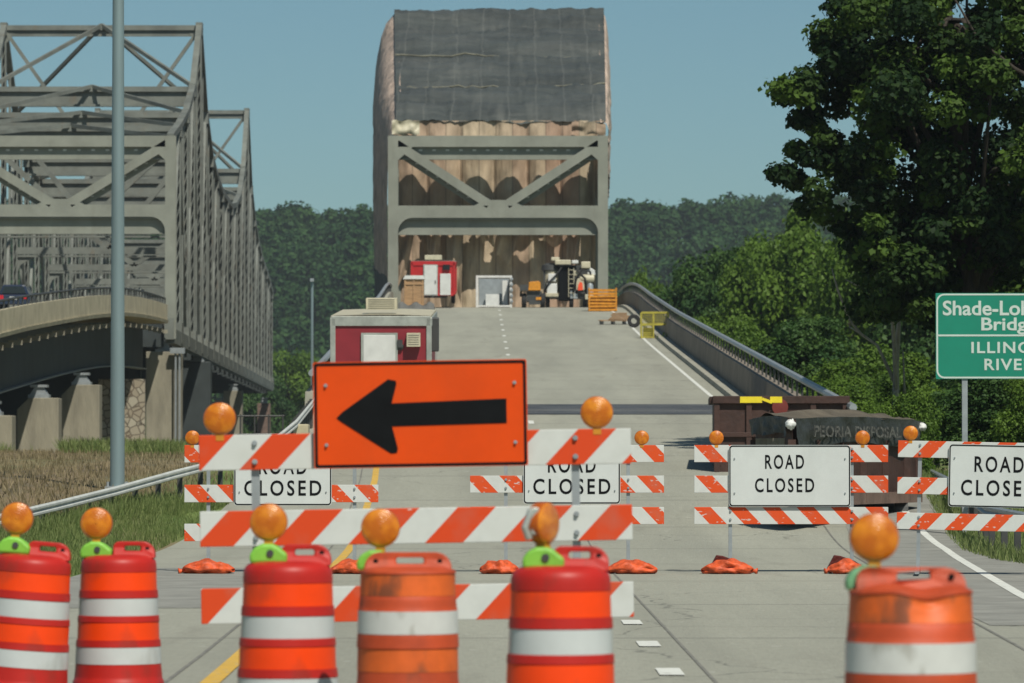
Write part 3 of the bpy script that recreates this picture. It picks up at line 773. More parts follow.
# tall weeds by the left piers
pw = []
for (a0, a1, b0, b1, n) in ((P(66, 140), P(182, 140), 128, 165, 12000), (P(5, 180), P(20, 180), 175, 185, 900)):
    for k in range(n):
        y = rng.uniform(b0, b1); x = P(rng.uniform(62, 184), y) if b0 < 150 else rng.uniform(a0, a1)
        if noise.noise(Vector((x * 0.9, y * 0.25, 4))) < -0.12: continue
        pw.append((x, y, ground_z(x, y)))
wb = blades('weeds', 'tall green weeds in front of the left bridge piers', pw, 0.10, 0.50, M['grass'], 0.045)

# ------------------------------------------------------------------ lattice bridge on the left
TB = thing('truss_bridge', 'long grey steel through truss bridge on the left carriageway, with peaked top chords', 'bridge', (0, 0, 0))
WB = 13.7
H = [19.4, 20.8, 22.4, 24.9, 30.0, 24.5, 22, 21, 20.5, 20.5, 20.5, 21.2, 22.5, 25.5, 31.5, 25, 22.5, 21, 20, 19.4, 19.0, 18.4, 17.6]
nodes = [(282 + 10 * k, h + CAMZ) for k, h in enumerate(H)]
BZ = 9.1
TP = M['truss_paint']
for side in (0, 1):
    fx = lambda y: lx(y) - WB * side
    ch = MB(); bc = MB()
    for k in range(len(nodes) - 1):
        (y0, z0), (y1, z1) = nodes[k], nodes[k + 1]
        if k == 0: pass
        ch.bar((fx(y0), y0, z0), (fx(y1), y1, z1), 0.42, 0.42)
        bc.bar((fx(y0), y0, BZ - 0.4), (fx(y1), y1, BZ - 0.4), 0.5, 0.9)
    for k, (y0, z0) in enumerate(nodes):
        if k: ch.box((fx(y0), y0, z0 - 0.3), (0.46, 1.1, 0.9))
        bc.box((fx(y0), y0, BZ), (0.58, 1.6, 1.3))
    ch.build('top_chord', TP, TB); bc.build('bottom_chord', TP, TB)
    for k, (y0, z0) in enumerate(nodes):
        if k == 0: continue
        p = MB()           # built-up posts: two flanges and a recessed web
        x0 = fx(y0)
        for s_ in (-1, 1):
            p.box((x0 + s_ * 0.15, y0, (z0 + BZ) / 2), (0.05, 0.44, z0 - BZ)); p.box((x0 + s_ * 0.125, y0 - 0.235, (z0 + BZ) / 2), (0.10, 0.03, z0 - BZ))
        p.box((x0, y0 + 0.2, (z0 + BZ) / 2), (0.24, 0.03, z0 - BZ), 1)  # web coloured dark: the shade of the recess is put into its colour
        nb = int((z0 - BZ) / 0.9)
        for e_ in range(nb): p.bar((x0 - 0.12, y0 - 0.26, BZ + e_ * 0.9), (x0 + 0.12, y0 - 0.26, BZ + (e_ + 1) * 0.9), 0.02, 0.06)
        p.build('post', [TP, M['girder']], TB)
    for k in range(len(nodes) - 1):
        (y0, z0), (y1, z1) = nodes[k], nodes[k + 1]
        p = MB(); x0, x1 = fx(y0), fx(y1)
        up = (k < 4) or (5 <= k and k < 9) or (14 <= k < 18)
        a, b = ((x0, y0, z0), (x1, y1, BZ)) if k % 2 == 1 else ((x0, y0, BZ), (x1, y1, z1))
        p.bar(a, b, 0.20, 0.30)
        p.build('diagonal', TP, TB)
        p = MB(); ym = y0 + 5; p.box((fx(ym), ym, ((z0 + z1) / 2 + BZ) / 2), (0.16, 0.22, (z0 + z1) / 2 - BZ)); p.build('hanger', TP, TB)
# sway frames and top laterals
for k, (y0, z0) in enumerate(nodes):
    if k == 0: continue
    s_ = MB(); xr = lx(y0); xl = xr - WB; dep = 1.0
    s_.box(((xr + xl) / 2, y0, z0 - 0.2), (WB, 0.5, 0.35)); 
    if z0 < 29:
        s_.box(((xr + xl) / 2, y0, z0 - 0.75), (WB - 0.3, 0.06, 0.9))
        s_.box(((xr + xl) / 2, y0, z0 - 1.3), (WB - 0.3, 0.55, 0.16))
        zl = BZ + 7.0
        if k % 3 == 2:
            s_.box(((xr + xl) / 2, y0, zl), (WB - 0.3, 0.3, 0.5)); s_.box(((xr + xl) / 2, y0, zl - 0.4), (WB - 0.3, 0.5, 0.12))
            xm = (xr + xl) / 2
            for q_ in (xl, xr):
                s_.bar((q_, y0, z0 - 1.3), (xm, y0, zl + 0.2), 0.3, 0.35)
            for sg, q_ in ((1, xl), (-1, xr)):
                s_.prism([(q_, zl - 1.9), (q_ + sg * 0.4, zl - 1.0), (q_ + sg * 1.6, zl - 0.3), (q_, zl - 0.3)][::sg], y0 - 0.1, y0 + 0.1)
    else:
        zl = z0 - 8.6; xm = (xr + xl) / 2
        s_.bar((xr, y0, z0 - 0.3), (xm + 2.2, y0, zl + 1.7), 0.25, 0.25); s_.bar((xl, y0, z0 - 0.3), (xm - 2.2, y0, zl + 1.7), 0.25, 0.25)
        for sg, q_ in ((1, xl), (-1, xr)): s_.prism([(q_, z0 - 1.5), (q_ + sg * 0.9, z0 - 0.4), (q_, z0 - 0.4)][::sg], y0 - 0.1, y0 + 0.1)
        s_.box((xm, y0, z0 - 0.55), (WB, 0.15, 0.5))
    s_.build('sway_frame', TP, TB)
for k in range(len(nodes) - 1):
    (y0, z0), (y1, z1) = nodes[k], nodes[k + 1]
    s_ = MB(); xm0 = lx(y0) - WB / 2; xm1 = lx(y1) - WB / 2
    if k % 1 == 0:
        if z1 > z0: segs = (((lx(y0), y0, z0), (xm1, y1, z1)), ((lx(y0) - WB, y0, z0), (xm1, y1, z1)))
        else: segs = (((xm0, y0, z0), (lx(y1), y1, z1)), ((xm0, y0, z0), (lx(y1) - WB, y1, z1)))
        for a, b in segs: s_.bar(a, b, 0.22, 0.25)
    s_.build('top_lateral', TP, TB)

def portal(parent, xl, xr, y, ztop, zmid, zbot, m, dark):
    """front frame: legs, head beam, mid beam and two diagonals with gussets"""
    W = 0.62
    for q_, sg in ((xl, 1), (xr, -1)):
        p = MB(); c = q_ + sg * W / 2
        p.box((c, y, (ztop + zbot) / 2), (W, 0.06, ztop - zbot)); p.box((c, y + 0.75, (ztop + zbot) / 2), (W, 0.06, ztop - zbot))
        p.box((q_ + sg * 0.15, y + 0.375, (ztop + zbot) / 2), (0.08, 0.69, ztop - zbot))
        p.build('portal_leg', m, parent)
    p = MB(); xc = (xl + xr) / 2; w_ = xr - xl - 2 * W
    p.box((xc, y, ztop - 0.34), (w_, 0.05, 0.68)); p.box((xc, y + 0.17, ztop - 0.05), (w_, 0.28, 0.06))
    p.box((xc, y + 0.34, ztop - 0.75), (w_, 0.05, 1.3)); p.box((xc, y + 0.34, ztop - 1.42), (w_, 0.3, 0.06))
    n = 12
    for k in range(n): p.box((xl + 2 + (w_ - 3.2) * k / (n - 1), y + 0.305, ztop - 0.86), (0.22, 0.02, 0.1), 1)
    p.build('head_beam', [m, M['white_paint']], parent)
    p = MB()
    p.box((xc, y, zmid), (w_, 0.05, 0.75)); p.box((xc, y + 0.2, zmid + 0.33), (w_, 0.32, 0.05)); p.box((xc, y + 0.2, zmid - 0.45), (w_, 0.3, 0.05))
    p.box((xc, y + 0.42, zmid - 0.85), (w_, 0.05, 1.0)); p.box((xc, y + 0.42, zmid - 1.38), (w_, 0.3, 0.05))
    for q_, sg in ((xl + W, 1), (xr - W, -1)):          # rounded haunches under the beam
        pts = [(q_, zmid - 0.37)] + [(q_ + sg * 0.9 * (1 - math.cos(R(t))), zmid - 0.37 - 0.9 + 0.9 * math.sin(R(t))) for t in range(0, 91, 15)]
        p.prism(pts[::sg], y - 0.024, y + 0.024)
    p.build('mid_beam', m, parent)
    for q_, sg in ((xl + W, 1), (xr - W, -1)):
        p = MB(); a = (q_ - sg * 0.1, ztop - 0.5); b = (xc - sg * 0.55, zmid + 0.45)
        p.bar((a[0], y + 0.003, a[1]), (b[0], y + 0.003, b[1]), 0.055, 0.55, up=(0, 0, 1)) if False else None
        d = Vector((b[0] - a[0], b[1] - a[1])).normalized(); nrm = Vector((-d.y, d.x)) * 0.27
        for yo, off, hw in ((0.003, 0, 1.0), (0.72, -0.25, 1.3)):
            A = Vector(a) + Vector((0, off)); B = Vector(b) + Vector((0, off)); nn = nrm * hw
            poly = [A + nn, A - nn, B - nn, B + nn]
            ar = sum(poly[i].x * poly[(i + 1) % 4].y - poly[(i + 1) % 4].x * poly[i].y for i in range(4))
            if ar < 0: poly = poly[::-1]
            p.prism([tuple(v) for v in poly], y + yo - 0.028, y + yo + 0.028)
        nn = nrm * 0.1
        poly = [Vector(a) + nn, Vector(a) - nn, Vector(b) - nn, Vector(b) + nn]
        ar = sum(poly[i].x * poly[(i + 1) % 4].y - poly[(i + 1) % 4].x * poly[i].y for i in range(4))
        p.prism([tuple(v) for v in (poly if ar > 0 else poly[::-1])], y + 0.04, y + 0.68, 0)
        for k in range(1, 9):
            t = k / 9; cx = a[0] + (b[0] - a[0]) * t; cz = a[1] + (b[1] - a[1]) * t - 0.33
            p.box((cx, y + 0.66, cz), (0.2, 0.02, 0.1), 1)
        # gussets at both ends
        g1 = [(q_, ztop - 0.68), (q_, ztop - 1.5), (q_ + sg * 0.9, ztop - 0.68)]
        p.prism(g1[::1] if sg > 0 else g1[::-1], y - 0.022, y + 0.022)
        p.build('portal_diagonal', [m, M['white_paint']], parent)
    p = MB(); p.prism([(xc - 1.5, zmid + 0.37), (xc + 1.5, zmid + 0.37), (xc + 0.7, zmid + 0.72), (xc - 0.7, zmid + 0.72)], y - 0.026, y + 0.026)
    p.build('gusset_plate', m, parent)
portal(TB, lx(282) - WB, lx(282) + 0.35, 281.4, Z(136, 282), Z(211, 282), BZ - 0.6, M['bridge_paint'], M['girder'])
# deck under the truss, stringers and floor beams
p = MB()
ysd = list(np.arange(282, 503, 10.0))
p.grid(2, len(ysd), lambda i, j: (lx(ysd[j]) - 0.7 - (1 - i) * (WB - 1.4), ysd[j], 9.8))
for y0 in ysd[:-1]: p.bar((lx(y0) - WB / 2, y0, 9.6), (lx(y0 + 10) - WB / 2, y0 + 10, 9.6), WB - 1.4, 0.3)
p.build('deck', M['dark_concrete'], TB)
for y0 in ysd:
    p = MB(); p.box((lx(y0) - WB / 2, y0, 8.7), (WB - 0.8, 0.4, 1.4)); p.build('floor_beam', M['girder'], TB)

# approach spans of the left bridge
AB = thing('approach_bridge', 'concrete edged approach span of the left bridge curving up over dark plate girders', 'bridge', (0, 0, 0))
ya = list(np.arange(100, 283, 3.0))
p = MB(); n = len(ya)
sec = [(0.0, -0.62), (0.0, 0.82), (-0.28, 0.82), (-0.34, 0.0)]
def fascia(par, name, secs, m, ys_, xf, zf):
    q = MB(); k = len(secs); vs = []
    for y in ys_:
        for sx_, sz_ in secs: vs.append((xf(y) + sx_, y, zf(y) + sz_))
    fs = [(j * k + i, j * k + (i + 1) % k, (j + 1) * k + (i + 1) % k, (j + 1) * k + i) for j in range(len(ys_) - 1) for i in range(k)]
    fs += [tuple(range(k))[::-1], tuple(range((len(ys_) - 1) * k, len(ys_) * k))]
    q.add(vs, fs); return q.build(name, m, par)
fascia(AB, 'parapet', [(0, -0.10), (0, 0.84), (-0.3, 0.84), (-0.34, -0.10)], M['pale_concrete'], ya, lx, lroad_zs)
fascia(AB, 'deck', [(0.04, -0.30), (0.08, -0.11), (-13.4, -0.30), (-13.4, -0.62)], M['pale_concrete'], ya, lx, lroad_zs)
fascia(AB, 'parapet', [(-13.1, -0.28), (-13.1, 0.84), (-13.4, 0.84), (-13.4, -0.28)], M['pale_concrete'], ya, lx, lroad_zs)
fascia(AB, 'road_surface', [(-0.34, -0.29), (-0.34, 0.0), (-13.1, 0.0), (-13.1, -0.29)], M['pavement'], ya, lx, lroad_zs)
for k, off in enumerate((-1.5, -5.0, -8.6, -12.0)):
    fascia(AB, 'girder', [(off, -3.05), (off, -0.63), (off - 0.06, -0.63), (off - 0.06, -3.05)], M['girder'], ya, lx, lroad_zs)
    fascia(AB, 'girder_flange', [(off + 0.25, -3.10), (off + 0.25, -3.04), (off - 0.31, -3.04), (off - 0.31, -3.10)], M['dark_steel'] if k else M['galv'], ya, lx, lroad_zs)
for y0 in np.arange(180, 281, 3.6):
    b_ = MB(); z0 = lroad_zs(y0); x0 = lx(y0)
    b_.box((x0 - 0.35, y0, z0 - 0.78), (0.6, 0.10, 0.22)); b_.build('bracket', M['pier_concrete'], AB)
hr = MB()
hr.tube([(lx(y) - 0.15, y, lroad_zs(y) + 1.22) for y in ya], 0.06, 6); hr.build('handrail', M['dark_steel'], AB)
for y0 in np.arange(181, 281, 1.8):
    b_ = MB(); b_.box((lx(y0) - 0.15, y0, lroad_zs(y0) + 1.02), (0.07, 0.1, 0.42)); b_.build('baluster', M['dark_steel'], AB)

# piers of the left bridge
def pier(x, y, ztop, wdt, m, label, group='concrete piers under the left bridge', dep=1.6, chamfer=0.0, name='bridge_pier', bearing=True):
    t = thing(name, label, 'pier', (x, y, 0.0), group=group)
    zb = plain(x, y) - 0.8; q = MB(); h = wdt / 2
    poly = [(-h, zb), (h, zb), (h, ztop), (-h + chamfer, ztop), (-h, ztop - chamfer)] if chamfer else [(-h, zb), (h, zb), (h, ztop), (-h, ztop)]
    q.prism(poly, -dep / 2, dep / 2); q.build('column', m, t, bevel=0.04)
    if bearing:
        b_ = MB(); b_.box((0, 0, ztop + 0.08), (wdt * 0.5, 0.9, 0.16)); b_.prism([(-0.42, ztop + 0.16), (0.42, ztop + 0.16), (0.2, ztop + 0.5), (-0.2, ztop + 0.5)], -0.3, 0.3)
        b_.box((0, 0, ztop + 0.56), (0.8, 0.8, 0.12)); b_.build('bearing', M['galv'], t)
    return t
for i, (y, lab) in enumerate(((196, 'pale concrete pier column cut by the left picture edge'), (215, 'second pale concrete pier column from the left edge, with a chamfered shoulder'), (235, 'pale pier column immediately left of the tall lamp post'))):
    zt = lroad_zs(y) - 3.10 - 0.62
    pier(lx(y) - 0.75, y, zt, 1.95, M['pier_concrete'], lab, chamfer=0.55)
    pier(lx(y) - 10.6, y, zt, 1.95, M['pier_concrete'], 'hidden inner pier column behind the front row of the left bridge', chamfer=0.55)
pier(P(165, 283), 282.5, Z(352, 283), 2.15, M['pale_concrete'] if False else M['pier_concrete'], 'tall tan main pier carrying the near portal of the left truss bridge', bearing=True)
pier(P(165, 283) - 12.7, 282.5, Z(352, 283), 2.15, M['pier_concrete'], 'left twin of the tall tan main pier, under the portal corner', bearing=True)
# drain pipes on the main pier
dp = thing('drain_pipe', 'pair of pale drain pipes running down the tall tan main pier', 'drain pipe', (P(176, 280), 281.2, 0))
for k in (-1, 1):
    q = MB(); q.tube([(k * 0.12, 0, 0.9), (k * 0.12, 0, Z(352, 282))], 0.07, 8); q.build('pipe', M['galv'], dp)
q = MB(); q.box((0, 0, Z(351, 282)), (0.9, 0.4, 0.35)); q.build('hopper', M['galv'], dp)
pier(P(196, 322), 323, 7.9, 2.0, M['girder'], 'pier coloured dark for shade under the first peak of the left truss bridge')  # shade under the truss is put into this pier's colour
pier(P(232, 420), 422, 7.2, 1.7, M['pier_concrete'], 'pale pier in the river under the second peak of the left truss bridge')
pier(P(264, 500), 500, 6.9, 1.4, M['rust_light'], 'small brownish pier at the far end of the left truss bridge')
sw = MB(); sw.box((P(122, 268), 268, 3.9), (2.7, 0.5, 3.8)); tag(sw.build('stone_wall', M['stone']), 'rubble stone facing between the piers under the left bridge', 'wall')
sw = MB(); sw.box((P(60, 284), 287, 3.6), (9.5, 0.6, 6.4)); tag(sw.build('pier_wall', M['girder']), 'wall coloured dark for shade behind the stone facing under the left bridge', 'wall')  # near-black colour stands in for the shade behind the piers

# ------------------------------------------------------------------ right bridge: approach, parapets, portal
RB = thing('truss_bridge', 'pale grey portal frame of the right bridge in front of the brown containment tent', 'bridge', (0, 0, 0))
XL, XR = P(388, 282), P(608, 282)
portal(RB, XL, XR, 281.5, Z(136, 282), Z(212, 282), 8.6, M['bridge_paint'], M['girder'])
for side in (0, 1):
    fx = [XL + 0.35, XR - 0.35][side]
    ch = MB(); bc = MB()
    for k in range(len(nodes) - 1):
        (y0, z0), (y1, z1) = nodes[k], nodes[k + 1]
        ch.bar((fx, y0 + 0.5, z0 - 0.2), (fx, y1 + 0.5, z1 - 0.2), 0.5, 0.5); bc.bar((fx, y0, BZ - 0.6), (fx, y1, BZ - 0.6), 0.5, 0.9)
    ch.build('top_chord', M['bridge_paint'], RB); bc.build('bottom_chord', M['bridge_paint'], RB)
    for k, (y0, z0) in enumerate(nodes):
        if k == 0: continue
        p = MB(); p.box((fx, y0, (z0 + BZ) / 2), (0.4, 0.4, z0 - BZ)); p.build('post', M['bridge_paint'], RB)
    for k in range(1, 4):     # close verticals just inside the portal, in front of the curtain
        p = MB(); p.box((fx + (0.1 if side else -0.1) * k * (-1), 282.6 + k * 0.5, (19 + BZ) / 2), (0.16, 0.16, 19 - BZ)); p.build('hanger', M['bridge_paint'], RB)
AR = thing('approach_bridge', 'concrete approach ramp of the closed right bridge with railed parapets', 'bridge', (0, 0, 0))
def wxr(y): return float(np.interp(y, [90, 250, 275, 300, 330], [6.9, 6.95, 6.9, 6.7, 6.4]))
def wxl(y): return edge_l(y) + 0.0
yr = list(np.arange(96, 300, 3.0)); yl = list(np.arange(118, 300, 3.0))
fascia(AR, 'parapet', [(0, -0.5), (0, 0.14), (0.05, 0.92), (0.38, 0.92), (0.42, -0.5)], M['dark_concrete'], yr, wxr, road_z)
fascia(AR, 'parapet', [(0, -0.5), (0, 0.14), (-0.05, 0.92), (-0.38, 0.92), (-0.42, -0.5)], M['concrete'], yl, wxl, road_z)
fascia(AR, 'deck_slab', [(-0.40, -0.02), (12.2, -0.02), (12.2, -0.85), (-0.40, -0.85)], M['concrete'], list(np.arange(110, 300, 3.0)), lambda y: edge_l(y), road_z)
fascia(AR, 'kerb', [(-0.45, 0.012), (-0.42, 0.15), (-0.02, 0.16), (-0.02, 0.012)], M['concrete'], yr, wxr, road_z)
for off, xf, yr in ((0.22, wxr, yr), (-0.22, wxl, yl)):
    q = MB(); q.tube([(xf(y) + off, y, road_z(y) + 1.40) for y in yr], 0.085, 8)
    q.build('handrail', M['galv'], AR)
    pm = None
    for y0 in np.arange(yr[0] + 1, 291, 2.0):
        if pm is None:
            q = MB(); q.box((0, 0, 0.22), (0.05, 0.09, 0.46)); o = q.build('rail_post', M['dark_steel'], AR); pm = o.data
        else:
            o = bpy.data.objects.new('rail_post', pm); C.objects.link(o); o.parent = AR
        o.location = (xf(y0) + off, y0, road_z(y0) + 0.9)
        o.rotation_euler = (0, 0, 0)
for y0, lab in ((150, 'near'), (195, 'middle'), (240, 'far')):
    t = pier(0.8, y0, road_z(y0) - 0.86, 9.0, M['pier_concrete'], lab + ' hidden pier under the approach ramp of the closed bridge', 'piers under the closed ramp', bearing=False)
t = pier(-0.8, 284, 8.2, 12, M['pier_concrete'], 'main pier under the portal of the closed right bridge', 'piers under the closed ramp', bearing=False)

# ------------------------------------------------------------------ containment tent
CT = thing('containment_tent', 'tarpaulin containment tent wrapped round the right bridge truss, dark roof and brown walls', 'tent', (0, 0, 0))
ye, ze = 284.0, Z(122.5, 284); yrg, zrg = 325.0, Z(12, 325)
def roofp(u, v):         # u across 0..1, v up the slope 0..1
    x = (P(396, 284) * (1 - v) + P(394, 325) * v) * (1 - u) + (P(606, 284) * (1 - v) + P(604, 325) * v) * u
    y = ye + (yrg - ye) * v; z = ze + (zrg - ze) * v
    bv = float(np.interp(v, [0, 0.25, 0.52, 0.78, 1.0], [0, 1, 2, 3, 4])); bays = abs(math.sin(bv * math.pi)) ** 0.6; calm = 1 - 0.8 * sm(0.9, 1.0, v)
    z += calm * 0.24 * abs(math.sin(v * math.pi * 11 + 0.5 * math.sin(x * 0.35))) ** 0.7 + 0.16 * noise.noise(Vector((x * 0.5 + v * 9, v * 11 - x * 0.2, 12)))
    z += 0.55 * bays + 0.16 * noise.noise(Vector((x * 0.3, v * 14, 1))) + calm * 0.30 * noise.noise(Vector((x * 0.12, v * 17, 4))) + 0.12 * noise.noise(Vector((x * 1.1, v * 30, 4)))
    z += 0.10 * noise.noise(Vector((x * 3.0, v * 10, 8)))
    return (x, y, z)
q = MB(); q.grid(90, 80, lambda i, j: roofp(i / 89, j / 79)); rt = q.build('roof_tarp', M['roof_tarp'], CT, smooth=True)
q = MB()
for v in (0.25, 0.52):
    q.tube([tuple(Vector(roofp(u / 30, v)) + Vector((0, -0.22, 0.16))) for u in range(31)], 0.07, 6)
q.build('batten', M['batten'], CT)
def bulge(side):
    s_ = -1 if side == 0 else 1; amt = 1.15 if side == 0 else 0.30
    def f(i, j):
        v = i / 40; t = j / 24                       # v along the bridge, t down the side
        y = ye + 0.2 + (yrg - ye + 12) * v if False else ye + (yrg - ye) * v
        rp = roofp(0.0 if side == 0 else 1.0, v)
        tx = P(396, 284) * (1 - v) + P(394, 325) * v if side == 0 else P(606, 284) * (1 - v) + P(604, 325) * v
        zt = rp[2]; tx = rp[0]
        zb = 9.0 if side == 0 else Z(172, 290)
        zb = zb if zb < zt - 1 else zt - 1
        b_ = amt * (1 - math.exp(-t * 9)) * (0.55 + 0.75 * min(1, v * 2.5)) * (1 - 0.25 * t)
        if side == 0: b_ += 0.15 * v
        wr = 0.14 * noise.noise(Vector((y * 0.35, t * 9, side + 2))) + 0.07 * noise.noise(Vector((y * 1.2, t * 25, side)))
        return (tx + s_ * (b_ + wr * min(1, t * 6) - 0.35 * math.exp(-t * 60)), y, zt - 0.06 * math.exp(-t * 60) + (zb - zt) * t)
    return f
q = MB(); q.grid(41, 25, bulge(0)); 
for k in range(len(q.f)):
    j = k // 40
    if j > 17: q.m[k] = 1
q.build('side_tarp', [M['side_tarp'], M['grey_tarp']], CT, smooth=True)
q = MB(); q.grid(41, 25, bulge(1)); q.build('side_tarp', M['side_tarp'], CT, smooth=True)
# back wall and level part, so that the tent is closed
q = MB(); q.grid(12, 2, lambda i, j: (P(394, 325) + (P(604, 325) - P(394, 325)) * i / 11, yrg + 0.1 + j * 90, zrg - 0.9 - j * 3)); 
q.grid(12, 2, lambda i, j: (P(394, 325) + (P(604, 325) - P(394, 325)) * i / 11, yrg + 90.1, zrg - 3 - j * 22)); q.build('rear_tarp', M['grey_tarp'], CT)
for s_, px in ((0, 394), (1, 604)):
    q = MB(); x_ = P(px, 325) + (0.1 if s_ == 0 else -0.1)
    q.grid(2, 2, lambda i, j: (x_ + (0.5 if s_ == 0 else -0.5) * (1 - j) * 0, yrg + i * 90, 9.0 + j * (zrg - 10.2 - i * 3))); q.build('side_tarp', M['grey_tarp'], CT)
# front curtain: ballooning strips, pleats lower down
cx0, cx1 = XL + 0.25, XR - 0.2
def cur(i, j):
    u = i / 200; t = j / 90; x = cx0 + (cx1 - cx0) * u; z = 10.2 + (ze + 0.15 - 10.2) * t
    ph = (x - cx0) / 2.06
    puff = abs(math.sin(math.pi * ph)) ** 0.9
    mid = sm(0.42, 0.62, t)
    amp = 0.15 + 0.62 * mid * (1 - sm(0.80, 1.0, t))
    pleat = (1 - mid) * (0.30 * noise.noise(Vector((x * 1.6 + 0.5 * t, t * 1.2, 3))) + 0.13 * noise.noise(Vector((x * 4.5, t * 2.5, 7))))
    wr = 0.11 * noise.noise(Vector((x * 1.3 + t * 5, t * 12 - x * .6, 1))) + 0.06 * noise.noise(Vector((x * 3 - t * 6, t * 9 + x, 5)))
    fine = 0.05 * abs(math.sin(math.pi * ph * 2)) ** 0.5
    return (x, ye + 0.25 - amp * puff - pleat - wr - fine, z)
q = MB(); q.grid(201, 91, cur); q.build('front_curtain', M['curtain'], CT, smooth=True)
# a second layer of loose strips hanging over the lower curtain in ragged drapes
q = MB(); x = cx0 + 0.2; k = 0
while x < cx1 - 1.2:
    w_ = random.uniform(0.9, 1.7); zt = Z(219, 286); zb = Z(random.choice([262, 270, 300, 246, 285]), 286)
    if 4.0 < x < 4.4: pass
    sk = random.uniform(-0.5, 0.5)
    def dr(i, j, x=x, w_=w_, zt=zt, zb=zb, sk=sk, k=k):
        u = i / 14; t = j / 20
        return (x + u * w_ * (1 - 0.25 * t) + sk * t, ye - 0.75 - 0.16 * math.sin(u * 9 + t * 3 + k) - 0.10 * noise.noise(Vector((u * 6 + k, t * 4, 0))) - 0.3 * math.sin(t * math.pi), zt + (zb - zt) * t * (1 + 0.12 * math.sin(u * 5 + k)))
    q.grid(15, 21, dr); x += w_ + random.uniform(0.1, 1.3); k += 1
q.build('loose_drape', M['curtain'], CT, smooth=True)
q = MB()   # tied-up white corner bundles at the eave
q.grid(14, 10, lambda i, j: (XL + 0.2 + i / 13 * 1.7, ye - 0.7 - 0.25 * noise.noise(Vector((i * .28, j * .22, 2))), Z(136, 285) + j / 9 * (ze + 0.1 - Z(136, 285)) + 0.05 * math.sin(i)))
q.build('eave_bundle', M['cream'], CT, smooth=True)
q = MB(); q.grid(14, 10, lambda i, j: (XR - 2.2 + i / 13 * 2.1, ye - 0.7 - 0.25 * noise.noise(Vector((i * .28, j * .22, 6))), Z(136, 285) + j / 9 * (ze - Z(136, 285)) * (1 - 0.3 * max(0, i / 13 - .5)) + 0.05 * math.sin(i)))
q.build('eave_bundle', M['curtain'], CT, smooth=True)

# ------------------------------------------------------------------ things at the crest
def crestz(y): return road_z(y)
def slope(y): return math.atan((road_z(y + 1) - road_z(y - 1)) / 2)
def wheel(mb, c, r_, wd, mi_t=0, mi_r=1):
    mb.lathe([(r_ * 0.55, -wd / 2), (r_ * 0.9, -wd / 2), (r_, -wd * 0.3), (r_, wd * 0.3), (r_ * 0.9, wd / 2), (r_ * 0.55, wd / 2)], 20, c, mi_t, 'x')
    mb.lathe([(r_ * 0.1, -wd * 0.42), (r_ * 0.55, -wd * 0.46), (r_ * 0.55, wd * 0.46), (r_ * 0.1, wd * 0.42)], 14, c, mi_r, 'x')
def site_trailer(px0, px1, ptop, d, L, height, paint, label, door, rz=0, trim='alu'):
    x0, x1 = P(px0, d), P(px1, d); W = x1 - x0
    zr = Z(ptop, d) - height
    t = thing('site_trailer', label, 'trailer', ((x0 + x1) / 2, d, zr), (slope(d), 0, rz))
    fl = 0.55; H_ = height
    b_ = MB(); b_.box((0, L / 2, (H_ + fl) / 2), (W - 0.06, L - 0.06, H_ - fl - 0.1)); b_.build('body', paint, t)
    b_ = MB()
    for sx_ in (-1, 1):
        b_.box((sx_ * (W / 2 - 0.05), 0.05, (H_ + fl) / 2), (0.14, 0.14, H_ - fl)); b_.box((sx_ * (W / 2 - 0.05), L - 0.05, (H_ + fl) / 2), (0.14, 0.14, H_ - fl))
        b_.box((sx_ * (W / 2 - 0.02), L / 2, fl + 0.08), (0.08, L - 0.2, 0.16)); b_.box((sx_ * (W / 2 - 0.02), L / 2, H_ - 0.1), (0.1, L - 0.2, 0.22))
    b_.box((0, 0.03, H_ - 0.08), (W - 0.02, 0.1, 0.26)); b_.box((0, 0.03, fl), (W - 0.16, 0.1, 0.14)); b_.build('trim', M[trim], t, bevel=0.01)
    b_ = MB(); b_.grid(9, 2, lambda i, j: ((i / 8 - 0.5) * W, j * L, H_ + 0.06 + 0.03 * math.sin(math.pi * i / 8)))
    b_.box((0, L / 2, H_ + 0.03), (W, L, 0.05)); b_.build('roof', M['cream'] if paint == M['red_paint'] else M['alu'], t)
    (dx0, dx1, dz0, dz1) = door
    dr = MB(); dr.box(((dx0 + dx1) / 2, -0.03, (dz0 + dz1) / 2), (dx1 - dx0, 0.06, dz1 - dz0), 0); dobj = dr.build('door', M['white_paint'], t, bevel=0.01)
    fr = MB()
    fr.frame([(dx0 - 0.06, dz0 - .05), (dx1 + 0.06, dz0 - .05), (dx1 + 0.06, dz1 + 0.06), (dx0 - 0.06, dz1 + 0.06)], [(dx0, dz0), (dx1, dz0), (dx1, dz1), (dx0, dz1)], -0.045, 0.0); fr.build('door_frame', M['alu'], dobj)
    hd = MB(); hd.box((dx1 - 0.08, -0.09, (dz0 + dz1) / 2 - 0.1), (0.05, 0.06, 0.16)); hd.build('handle', M['dark_steel'], dobj)
    wm = MB()
    for sx_ in (-1, 1):
        for yy_ in (L * 0.5, L * 0.5 + 0.9): wm = MB(); wheel(wm, (sx_ * (W / 2 - 0.15), yy_, 0.36), 0.36, 0.22); wm.build('wheel', [M['rubber'], M['white_paint']], t, smooth='auto')
    ch = MB(); ch.box((0, L / 2, fl - 0.12), (W * 0.6, L - 0.4, 0.14)); ch.box((0, -0.6, fl - 0.1), (0.12, 1.2, 0.12)); ch.build('chassis', M['dark_steel'], t)
    return t, W
